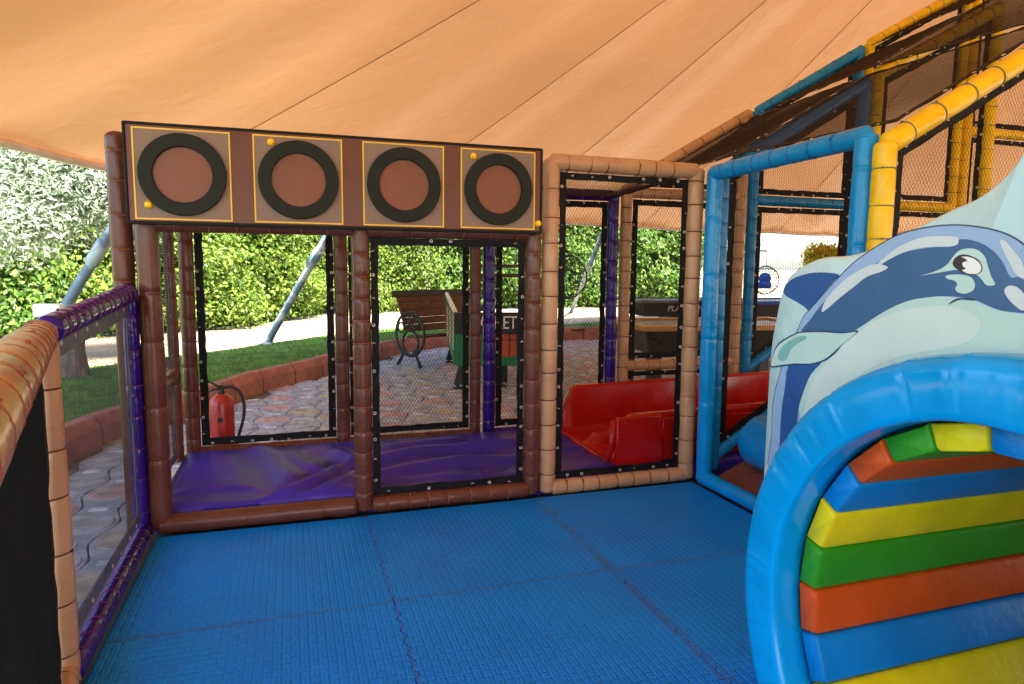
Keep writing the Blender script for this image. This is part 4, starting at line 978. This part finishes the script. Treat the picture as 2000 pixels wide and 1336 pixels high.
rings = [lay(1.0, 1.565), lay(1.002, 1.545), lay(1.002, 1.52), lay(.996, 1.508), lay(.986, 1.5005)]
nO = len(rings[0]); v = [p for r in rings for p in r]; f = []
for k in range(4): f += [(k*nO+i, k*nO+(i+1) % nO, (k+1)*nO+(i+1) % nO, (k+1)*nO+i) for i in range(nO)]
f += [tuple(range(4*nO, 5*nO)), tuple(range(nO))[::-1]]
auto(part('board', mesh('board', v, f, M['boardmint']), tn), 50)
# printed dolphin: flat coloured shapes on the board
def ink(name, c): return vinyl(name, c, .3, bump=.3, bs=7, var=.05)
INK = {'navy': ink('print_navy', (.02,.035,.13)), 'peri': ink('print_periwinkle', (.29,.43,.64)), 'blue': ink('print_blue', (.036,.11,.255)), 'deep': ink('print_deep_blue', (.016,.085,.28)),
       'white': ink('print_white', (.58,.66,.66)), 'mint': ink('print_mint', (.47,.66,.60)), 'pale': ink('print_pale_mint', (.58,.71,.66)), 'teal': ink('print_teal', (.19,.44,.41)), 'eyewhite': ink('print_eye_white', (.82,.82,.78)), 'iris': ink('print_iris', (.03,.018,.02))}
order = [('fin', 'deep', 1), ('silhouette', 'peri', 3), ('back_blue', 'blue', 4), ('belly', 'mint', 4.5), ('belly_light', 'pale', 5.5), ('lower_blue', 'deep', 5), ('shine_upper', 'white', 6), ('shine_lower', 'white', 6.6), ('head_shine', 'white', 6), ('beak_shine', 'white', 6), ('cheek', 'mint', 6), ('eye_patch', 'mint', 6), ('eye_rim', 'iris', 7), ('eye_white', 'eyewhite', 8), ('iris', 'iris', 9), ('glint', 'eyewhite', 10), ('mouth', 'navy', 7), ('flipper_outline', 'navy', 8), ('flipper', 'mint', 9), ('flipper_spot', 'teal', 10)]
def smooth2(P, n=3):
    P = [Vector((0, y, z)) for y, z in P]; m = len(P); outp = []
    for i in range(m):
        p0, p1, p2, p3 = P[i-1], P[i], P[(i+1) % m], P[(i+2) % m]
        for k in range(n):
            t = k/n; outp.append(.5*((2*p1)+(p2-p0)*t+(2*p0-5*p1+4*p2-p3)*t*t+(3*p1-p0-3*p2+p3)*t**3))
    return outp
def grow(P, d):
    m = len(P); area = sum(P[i].y*P[(i+1) % m].z-P[(i+1) % m].y*P[i].z for i in range(m)); sg = 1 if area > 0 else -1; o_ = []
    for i in range(m):
        t = (P[(i+1) % m]-P[i-1]); t = t.normalized() if t.length > 1e-9 else Vector((0,1,0)); o_.append(P[i]+Vector((0, t.z, -t.y))*sg*d)
    return o_
def outside(P):
    o_ = []
    for i in range(len(P)):
        a_, b_ = P[i], P[(i+1) % len(P)]
        k = max(1, int((b_-a_).length/.02))
        for j in range(k):
            p = a_.lerp(b_, j/k); d = Vector((0, p.y-CY, p.z-CZ)); r = d.length
            o_.append(p if r > .72 else Vector((0, CY, CZ))+d*(.72/max(r, 1e-6)))
    return o_
def printed(name, P, ink_, lv):
    P = outside(P)
    x = 1.5-.0006*lv
    g = G(); g.prism([(x+.0005, p.y, max(p.z, .004)) for p in P], (-.0005, 0, 0)); part(name, g.me(name, INK[ink_]), tn)
sil = smooth2(PRINT['silhouette']); printed('dolphin_outline', grow(sil, .0035), 'navy', 2)
printed('fin_outline', grow(smooth2(PRINT['fin']), .0018), 'navy', .4)
for nm, ik, lv in order: printed('dolphin_'+nm, smooth2(PRINT[nm]), ik, lv)
# rainbow slats lining the tunnel
SC = {'r': vinyl('slat_red', (.68,.085,.006), .4), 'g': vinyl('slat_green', (.035,.30,.012), .38), 'y': vinyl('slat_yellow', (.86,.66,.004), .38), 'b': vinyl('slat_blue', (.002,.22,.58), .38)}
cyc = 'brgy'; ax = Vector((.998, .043, -.025))
st = R_(13.8)
for k in range(-1, 18):
    aA = R_(-28)+st*(k); aB = aA+st; col = cyc[k % 4]
    pa = []
    r_out, r_in = .632, .560; e = .006; da = e/r_out
    if CZ+r_in*math.sin(aA) < -.02 and aA < 0 or (aA > math.pi*.5 and CZ+r_in*math.sin(aB) < -.02): continue
    def pt(r, a): return (CY+r*math.cos(a), max(.002, CZ+r*math.sin(a)))
    ring2 = [pt(r_out, aA+da*.3), pt(r_out, aB-da*.3), pt(r_in+.012, aB-da*.3), pt(r_in+.003, aB-da*1.3), pt(r_in, aB-da*2.8), pt(r_in, aA+da*2.8), pt(r_in+.003, aA+da*1.3), pt(r_in+.012, aA+da*.3)]
    xs_ = [(1.484+.008, .97), (1.484, .94)]
    # soft rounded end, long body, far end
    c_y = sum(p[0] for p in ring2)/8; c_z = sum(p[1] for p in ring2)/8
    secs = []
    for (dx, s_) in ((0, .86), (.004, .94), (.014, 1.0), (2.3, 1.0)):
        secs.append([Vector((1.478+dx*ax.x, c_y+(y-c_y)*s_+dx*ax.y, c_z+(z-c_z)*s_+dx*ax.z)) for y, z in ring2])
    v = [p for q in secs for p in q]; n = 8
    f = [(i*n+j, i*n+(j+1) % n, (i+1)*n+(j+1) % n, (i+1)*n+j) for i in range(3) for j in range(n)]+[tuple(range(n))[::-1], tuple(range(3*n, 4*n))]
    o_ = part('slat', mesh('slat', v, f, SC[col]), tn); auto(o_, 50)
# outer shell of the tunnel behind the board
v = []; na = 60
for i in range(na+1):
    a = a0+(math.pi-2*a0)*i/na
    for dx, r in ((.0, .70), (2.3, .70), (2.3, .634), (.0, .634)):
        v.append(Vector((1.567+dx*ax.x, CY+r*math.cos(a)+dx*ax.y, max(.001, CZ+r*math.sin(a)+dx*ax.z))))
f = [(i*4+k, (i+1)*4+k, (i+1)*4+(k+1) % 4, i*4+(k+1) % 4) for i in range(na) for k in range(4)]
part('shell', mesh('shell', v, f, M['blue_dk'], True), tn)
# ================================================================== THINGS OUTSIDE
M['ext_red'] = pr('extinguisher_red', (.38, .02, .018), .35, var=.15, vscale=9, coat=.2)
M['rubber'] = pr('black_rubber', (.015, .015, .016), .5, var=.2)
M['wood'] = pr('brown_bench_wood', (.105, .042, .02), .5, var=.35, vscale=10, bump=.3, bscale=30, stretch=(1,1,6))
M['iron'] = pr('dark_cast_iron', (.025, .035, .036), .5, metal=.3, var=.3, vscale=20)
M['white_p'] = pr('white_paint', (.75, .75, .73), .4, var=.05)
M['letter'] = pr('white_print', (.8, .8, .78), .5, var=.04)
M['arc_green'] = pr('game_green', (.012, .17, .055), .4, var=.12, vscale=8)
M['arc_orange'] = pr('ball_orange', (.42, .07, .02), .5, var=.1)
M['pool_black'] = pr('dark_table_laminate', (.035, .034, .032), .3, var=.2, vscale=3)
M['pool_top'] = pr('table_slate_top', (.05, .075, .09), .35, var=.1)
M['gold'] = pr('gold_brown_rail', (.42, .21, .05), .3, var=.15)
M['wicker'] = pr('dark_blue_wicker', (.03, .05, .075), .5, var=.3)
M['cushion'] = pr('blue_cushion', (.008, .06, .36), .7, var=.1, bump=.3, bscale=12)
M['steel'] = pr('grey_steel', (.3, .31, .32), .35, metal=.8, var=.1)
M['arc_brown'] = pr('dark_brown_bar', (.05, .028, .02), .5, var=.2)
def text_mesh(s, size, m, extr=.002):
    cu = bpy.data.curves.new('lettering', 'FONT'); cu.body = s; cu.size = size; cu.extrude = extr; cu.align_x = 'CENTER'; cu.align_y = 'CENTER'
    o = bpy.data.objects.new('tmp_lettering', cu); COL.objects.link(o)
    dg = bpy.context.evaluated_depsgraph_get(); me = bpy.data.meshes.new_from_object(o.evaluated_get(dg)); bpy.data.objects.remove(o)
    me.name = 'lettering'; me.materials.clear(); me.materials.append(m); return me
def lettering(parent, s, size, m, loc, xdir, sx=1.0, bold=0):
    """upright text facing away from the wall; xdir = reading direction"""
    me = text_mesh(s, size, m); x = Vector(xdir).normalized(); z = Vector((0,0,1)); y = z; n = x.cross(z)
    Mx = Matrix(((x.x*sx, 0, n.x, loc[0]), (x.y*sx, 0, n.y, loc[1]), (x.z*sx, 1, n.z, loc[2]), (0,0,0,1)))
    me.transform(Mx); return part('lettering', me, parent)

# --- fire extinguisher
ex = thing('fire_extinguisher', 'red fire extinguisher with black hose standing on the paving', 'fire extinguisher', (-.503, 5.25, GZ))
g = G(); g.lathe([(.06, 0), (.083, .008), (.085, .02), (.085, .47), (.078, .505), (.058, .53), (.03, .545), (.022, .55), (.022, .57)], (-.503, 5.25, GZ), 28); part('cylinder', g.me('cylinder', M['ext_red'], True), ex)
g = G(); g.lathe([(.024, .0), (.026, .02), (.02, .04), (.016, .07)], (-.503, 5.25, .44), 16); part('valve', g.me('valve', M['black'], True), ex)
g = G(); g.sweep([(-.495, 5.24, .485), (-.53, 5.235, .51), (-.60, 5.22, .56)], [.008, .008, .006], 8); part('lever', g.me('lever', M['black'], True), ex)
g = G(); g.sweep([(-.495, 5.24, .48), (-.54, 5.235, .485), (-.615, 5.22, .465)], [.008, .008, .006], 8); part('carry_handle', g.me('carry_handle', M['black'], True), ex)
g = G(); g.sweep(smooth_path([(-.495, 5.245, .49), (-.43, 5.235, .495), (-.375, 5.23, .455), (-.35, 5.225, .36), (-.36, 5.225, .25), (-.395, 5.225, .13), (-.415, 5.225, .03), (-.42, 5.225, -.03)], 6), .0115, 10); part('hose', g.me('hose', M['rubber'], True), ex)
g = G(); g.lathe([(.003, 0), (.02, .001), (.02, .003), (0, .0035)], (-.508, 5.1645, .27), 20, (0, -1, 0)); part('badge', g.me('badge', M['black']), ex)

# --- bench with round iron arms
bn = thing('park_bench', 'brown slatted park bench with round wheel-like iron arm by the kerb', 'bench', (1.6, 10.0, GZ))
F = Vector((.49, -.87, 0)); Ld = Vector((.87, .49, 0)); C0 = Vector((1.68, 9.98, GZ))
def bp_(l, d, z): return C0+Ld*l+F*d+Vector((0, 0, z))
def slat(nm, l0, l1, d, z, w, t_, tilt, m='wood'):
    g = G(); c = bp_((l0+l1)/2, d, z); nx_ = Ld; ny_ = (F*math.cos(tilt)+Vector((0,0,1))*math.sin(tilt)); nz_ = nx_.cross(ny_)
    Mx = Matrix(((nx_.x, ny_.x, nz_.x, c.x), (nx_.y, ny_.y, nz_.y, c.y), (nx_.z, ny_.z, nz_.z, c.z), (0,0,0,1)))
    g.bbox((-(l1-l0)/2, -w/2, -t_/2), ((l1-l0)/2, w/2, t_/2), .006, Mx); part(nm, g.me(nm, M[m]), bn)
for k, d in enumerate((.30, .19, .08, -.03)): slat('seat_slat', -.02, 1.5, d, .46-.01*k, .095, .035, 0)
for k in range(5): slat('back_slat', -.02, 1.5, -.13-.045*k, .55+.105*k, .108, .03, R_(115))
slat('back_cap', -.08, 1.55, -.34, 1.06, .10, .05, R_(100), 'iron')
for l in (-.06, 1.52):
    arm = bpy.data.objects.new('arm', None)
    def ringm(nm, d, z, rr, th=.018):
        g = G(); c = bp_(l, d, z); q = Vector((0,0,1)).rotation_difference(Ld).to_matrix().to_4x4(); g.torus(rr, th, 36, 8, Matrix.Translation(c) @ q); return part(nm, g.me(nm, M['iron'], True), bn)
    ringm('wheel_rim', .05, .48, .325, .02); ringm('inner_ring', .06, .355, .18); ringm('small_ring', -.03, .68, .085, .014); ringm('small_ring', .17, .65, .085, .014); ringm('small_ring', -.16, .57, .07, .014)
    for d0, d1 in ((-.06, -.24), (.14, .30)):
        g = G(); g.sweep([bp_(l, d0, .24), bp_(l, (d0+d1)/2, .12), bp_(l, d1, .0)], [.026, .022, .03], 8); part('leg', g.me('leg', M['iron'], True), bn)

# --- basketball game cabinet
ag = thing('basketball_game', 'green basketball game cabinet on black legs with white lettering', 'arcade game', (2.0, 7.9, GZ))
x0, x1, y0, y1, z0, z1 = 1.85, 3.05, 7.85, 10.2, .18, .82
g = G(); g.bbox((x0+.03, y0+.02, z0), (x1-.03, y0+.05, z0+.17), .004); part('front_panel', g.me('front_panel', M['arc_green']), ag)
g = G(); g.bbox((x0+.03, y0+.022, z0+.17), (x1-.03, y0+.052, .57), .004); part('front_panel', g.me('front_panel', M['arc_green']), ag)
bc = ((x0+x1)/2+.07, y0+.02, .50)
g = G(); g.lathe([(.21, 0), (.21, .006), (0, .008)], (bc[0], bc[1], .50), 40, (0, -1, 0)); ball = part('ball_picture', g.me('ball_picture', M['arc_orange']), ag)
for pts in ([(-.21,0),(.21,0)], [(0,-.21),(0,.21)], [(-.15,.15),(-.09,.0),(-.15,-.15)], [(.15,.15),(.09,.0),(.15,-.15)]):
    g = G(); g.sweep(smooth_path([(bc[0]+a, bc[1]-.009, .50+b_) for a, b_ in pts], 6), .006, 5); part('seam_line', g.me('seam_line', M['black']), ball)
g = G(); g.bbox((x0, y0-.012, .575), (x1, y0+.06, .835), .006); part('sign_panel', g.me('sign_panel', M['black']), ag)
lettering(ag, 'BASKETBALL', .225, M['letter'], ((x0+x1)/2+.06, y0-.014, .705), (1,0,0), .72)
for xx in (x0, x1-.035):
    g = G(); g.prism([(xx, y0+.06, .20), (xx, y1, .30), (xx, y1, .95), (xx, y0+.06, .82)], (.035, 0, 0)); sp_ = part('side_panel', g.me('side_panel', M['arc_green']), ag)
    for k in range(9):
        yy = y0+.2+k*.25; g = G(); g.box((xx-.004, yy, .36), (xx+.039, yy+.06, .80)); part('stripe', g.me('stripe', [M['letter'], M['arc_orange'], M['gold']][k % 3]), sp_)
    g = G(); g.sweep([(xx+.017, y0+.06, .835), (xx+.017, y1, .965)], .03, 6); part('top_rail', g.me('top_rail', M['white_p']), ag)
for (xx, yy, dx, dy) in ((x0+.1, y0+.1, -.10, -.06), (x1-.14, y0+.1, .10, -.06), (x0+.1, y1-.15, -.1, .06), (x1-.14, y1-.15, .1, .06)):
    g = G(); P0 = [(xx, yy, .30), (xx+.1, yy, .30), (xx+.1, yy+.08, .30), (xx, yy+.08, .30)]; P1 = [(a+dx, b_+dy, GZ+.05) for a, b_, c_ in P0]
    g.add(P0+P1, [(0,1,2,3), (7,6,5,4), (0,4,5,1), (1,5,6,2), (2,6,7,3), (3,7,4,0)]); lg = part('leg', g.me('leg', M['black']), ag)
    g = G(); g.lathe([(.07, 0), (.065, .015), (.02, .03), (.015, .06)], (xx+.05+dx, yy+.04+dy, GZ), 14); part('foot', g.me('foot', M['rubber'], True), lg)
# inner third leg seen through the narrow bay
g = G(); g.bbox((2.35, y0+.14, GZ+.05), (2.52, y0+.22, .22), .006); lg = part('leg', g.me('leg', M['black']), ag)
g = G(); g.lathe([(.075, 0), (.07, .015), (.02, .03), (.015, .06)], (2.44, y0+.18, GZ), 14); part('foot', g.me('foot', M['rubber'], True), lg)
for xx in (x0+.45, x1-.05):
    g = G(); g.bbox((xx, y1-.06, .25), (xx+.05, y1, 2.05), .005); part('upright', g.me('upright', M['arc_brown']), ag)
for zz, hh_ in ((1.70, .17), (1.37, .05), (1.22, .06), (2.0, .06)):
    g = G(); g.bbox((x0+.5, y1-.05, zz), (x1-.05, y1-.01, zz+hh_), .004); part('cross_bar', g.me('cross_bar', M['arc_brown']), ag)
g = G()
Pn = [(x0+.5, y1-.03, .95), (x1-.05, y1-.03, .95), (x1-.05, y1-.03, 1.7), (x0+.5, y1-.03, 1.7)]
net(ag, Pn, 0.0, pitch=.045, th=.005, m='net_grey', grom=False, name='ball_net')

ag.rotation_euler = (0, 0, R_(-10))
# --- game tables
def game_table(label, x, y, w, d, zt_, trim, base, rot, txt=None, ped=False, top='pool_top'):
    root = thing('game_table', label, 'game table', (x, y, GZ), 'game tables on the paving'); Mx = Matrix.Translation((x, y, 0)) @ Matrix.Rotation(rot, 4, 'Z')
    def bx(nm, a, b_, m, c=.01):
        g = G(); g.bbox(a, b_, c, Mx); return part(nm, g.me(nm, M[m]), root)
    hb = .30
    P = [(0, 0), (w, 0), (w, d), (0, d)]; ins = .10
    g = G(); A_ = [Mx @ Vector((a, b_, zt_-.03)) for a, b_ in P]; B_ = [Mx @ Vector((ins+(w-2*ins)*(a/w), ins+(d-2*ins)*(b_/d), zt_-hb)) for a, b_ in P]
    g.add(A_+B_, [(0,1,2,3), (7,6,5,4), (0,4,5,1), (1,5,6,2), (2,6,7,3), (3,7,4,0)]); part('body', g.me('body', M[base]), root)
    for nm, a, b_ in (('rail', (-.03, -.03, zt_-.04), (w+.03, .07, zt_+.02)), ('rail', (-.03, d-.07, zt_-.04), (w+.03, d+.03, zt_+.02)), ('rail', (-.032, .071, zt_-.04), (.07, d-.071, zt_+.018)), ('rail', (w-.07, .071, zt_-.04), (w+.032, d-.071, zt_+.018))): bx(nm, a, b_, trim)
    bx('playfield', (.07, .07, zt_-.025), (w-.07, d-.07, zt_-.005), top, .004)
    if ped: bx('pedestal', (w*.32, d*.3, .0), (w*.68, d*.7, zt_-hb+.001), base); bx('plinth', (w*.25, d*.2, GZ), (w*.75, d*.8, .0), base)
    else:
        for (a, b_) in ((.12, .12), (w-.26, .12), (.12, d-.26), (w-.26, d-.26)): bx('leg', (a, b_, GZ), (a+.14, b_+.14, zt_-hb+.01), base)
    if txt:
        me = text_mesh(txt, .16, M['letter']); a_ = math.atan2(ins, hb-.03)
        T_ = Mx @ Matrix.Translation((.92, .040, zt_-.15)) @ Matrix.Rotation(math.pi/2+a_, 4, 'X'); me.transform(T_); part('lettering', me, root)
    return root
game_table('dark game table with white PLATINUM lettering, behind the gold rimmed table', 6.33, 11.4, 2.3, 1.2, .76, 'pool_black', 'pool_black', R_(-4), 'PLATINUM', ped=True)
gt = game_table('dark game table with gold brown rim outside the beige rear frame', 3.62, 6.45, 2.2, 1.2, .74, 'gold', 'pool_black', R_(-7))
game_table('dark game table with blue rim beyond the blue rear frame', 7.55, 9.9, 2.2, 1.2, .80, 'cushion', 'pool_black', R_(5), ped=True)
game_table('dark low game table with red playfield below the blue rimmed table', 6.1, 7.75, 1.6, .9, .62, 'pool_black', 'pool_black', R_(3), top='ext_red')
# printed corner flash on the gold rimmed table
for (a, c_, m) in (((3.80, .32), .05, 'arc_green'), ((3.87, .30), .04, 'gold')):
    pass

# --- hanging egg chairs
def egg_chair(label, c, rad, hgt, stand_top, cushion, seed, facing):
    root = thing('egg_chair', label, 'hanging chair', (c[0], c[1], LZ if cushion is None else -.12), 'hanging egg chairs'); c = Vector(c); zb = root.location.z
    fd = Vector((math.cos(facing), math.sin(facing), 0)); sd = Vector((-fd.y, fd.x, 0)); r = random.Random(seed)
    g = G()   # open front hoop
    hoop = [c+sd*(rad*math.cos(a))+Vector((0,0,hgt*math.sin(a)))+fd*(.10*math.cos(2*a)) for a in [2*math.pi*k/36 for k in range(37)]]
    g.sweep(hoop, .018, 8, cap=False); part('hoop', g.me('hoop', M['wicker'], True), root)
    g = G()
    for k in range(1, 9):     # bowed back ribs
        t_ = k/9*math.pi
        P = []
        for j in range(13):
            a = math.pi*(j/12-.5); P.append(c+sd*(rad*math.cos(a)*math.cos(t_))+Vector((0,0,hgt*math.sin(a)))-fd*(rad*.85*math.cos(a)*math.sin(t_)))
        g.sweep(P, .009, 5, cap=False)
    for k in range(-4, 5):
        z = k/5*hgt; rr = rad*math.sqrt(max(0, 1-(k/5)**2)); P = [c+sd*(rr*math.cos(t_))-fd*(rr*.85*math.sin(t_))+Vector((0,0,z)) for t_ in [math.pi*q/14 for q in range(15)]]
        g.sweep(P, .008, 5, cap=False)
    part('basket', g.me('basket', M['wicker'], True), root)
    if cushion:
        g = G(); cc = c-Vector((0,0,hgt*.35))-fd*rad*.3
        g.lathe([(rad*.1, -.1), (rad*.5, -.09), (rad*.58, 0), (rad*.5, .09), (rad*.1, .10)], cc, 20); part('cushion', g.me('cushion', M['cushion'], True), root)
        g = G(); g.lathe([(rad*.1, -.06), (rad*.48, -.05), (rad*.52, 0), (rad*.48, .05), (rad*.1, .06)], c-fd*rad*.25+Vector((0,0,hgt*.1)), 20, fd); part('cushion', g.me('cushion', M['cushion'], True), root)
    tp = Vector((c.x, c.y, stand_top)); g = G(); g.sweep([c+Vector((0,0,hgt)), tp], .008, 6); part('chain', g.me('chain', M['steel'], True), root)
    b0 = Vector((c.x, c.y, zb))-sd*rad*1.5*1; g = G()
    g.sweep(smooth_path([b0, b0+Vector((0,0,(stand_top-zb)*.75)), b0.lerp(Vector((c.x, c.y, zb)), .35)+Vector((0,0,stand_top-zb-.04)), tp], 6), .03, 8); part('stand', g.me('stand', M['iron'], True), root)
    g = G(); g.lathe([(.42, 0), (.42, .03), (.05, .05)], (c.x, c.y, zb), 24); part('base', g.me('base', M['iron'], True), root)
egg_chair('dark wicker hanging egg chair in front of the right leaning pole', (5.62, 13.2, 1.18), .33, .46, 2.2, None, 1, R_(-75))
egg_chair('hanging egg chair with blue cushions on a bright terrace', (12.75, 16.0, 1.08), .34, .40, 1.9, True, 2, R_(-115))

# --- bright terrace railing far right
tr_ = thing('terrace_railing', 'thin white railing at the far edge of the bright terrace', 'railing', (12, 19, -.12))
g = G(); g.sweep([(10.5, 21.5, .95), (24, 18.5, .95)], .03, 6); part('top_rail', g.me('top_rail', M['white_p']), tr_)
g = G(); g.sweep([(10.5, 21.5, .5), (24, 18.5, .5)], .02, 6); part('middle_rail', g.me('middle_rail', M['white_p']), tr_)
for k in range(12):
    p = Vector((10.5, 21.5, 0)).lerp(Vector((24, 18.5, 0)), k/11); g = G(); g.sweep([p+Vector((0,0,-.12)), p+Vector((0,0,.95))], .025, 6); part('post', g.me('post', M['white_p']), tr_)
# --- white utility box by the silver tree
ub = thing('utility_box', 'small white utility box on a post behind the purple railing', 'utility box', (-2.3, 7.6, LZ))
g = G(); g.bbox((-2.36, 7.56, .86), (-2.13, 7.68, .985), .01); auto(part('box', g.me('box', M['white_p']), ub))
g = G(); g.bbox((-2.30, 7.60, LZ-.05), (-2.24, 7.66, .86), .004); part('post', g.me('post', M['steel']), ub)
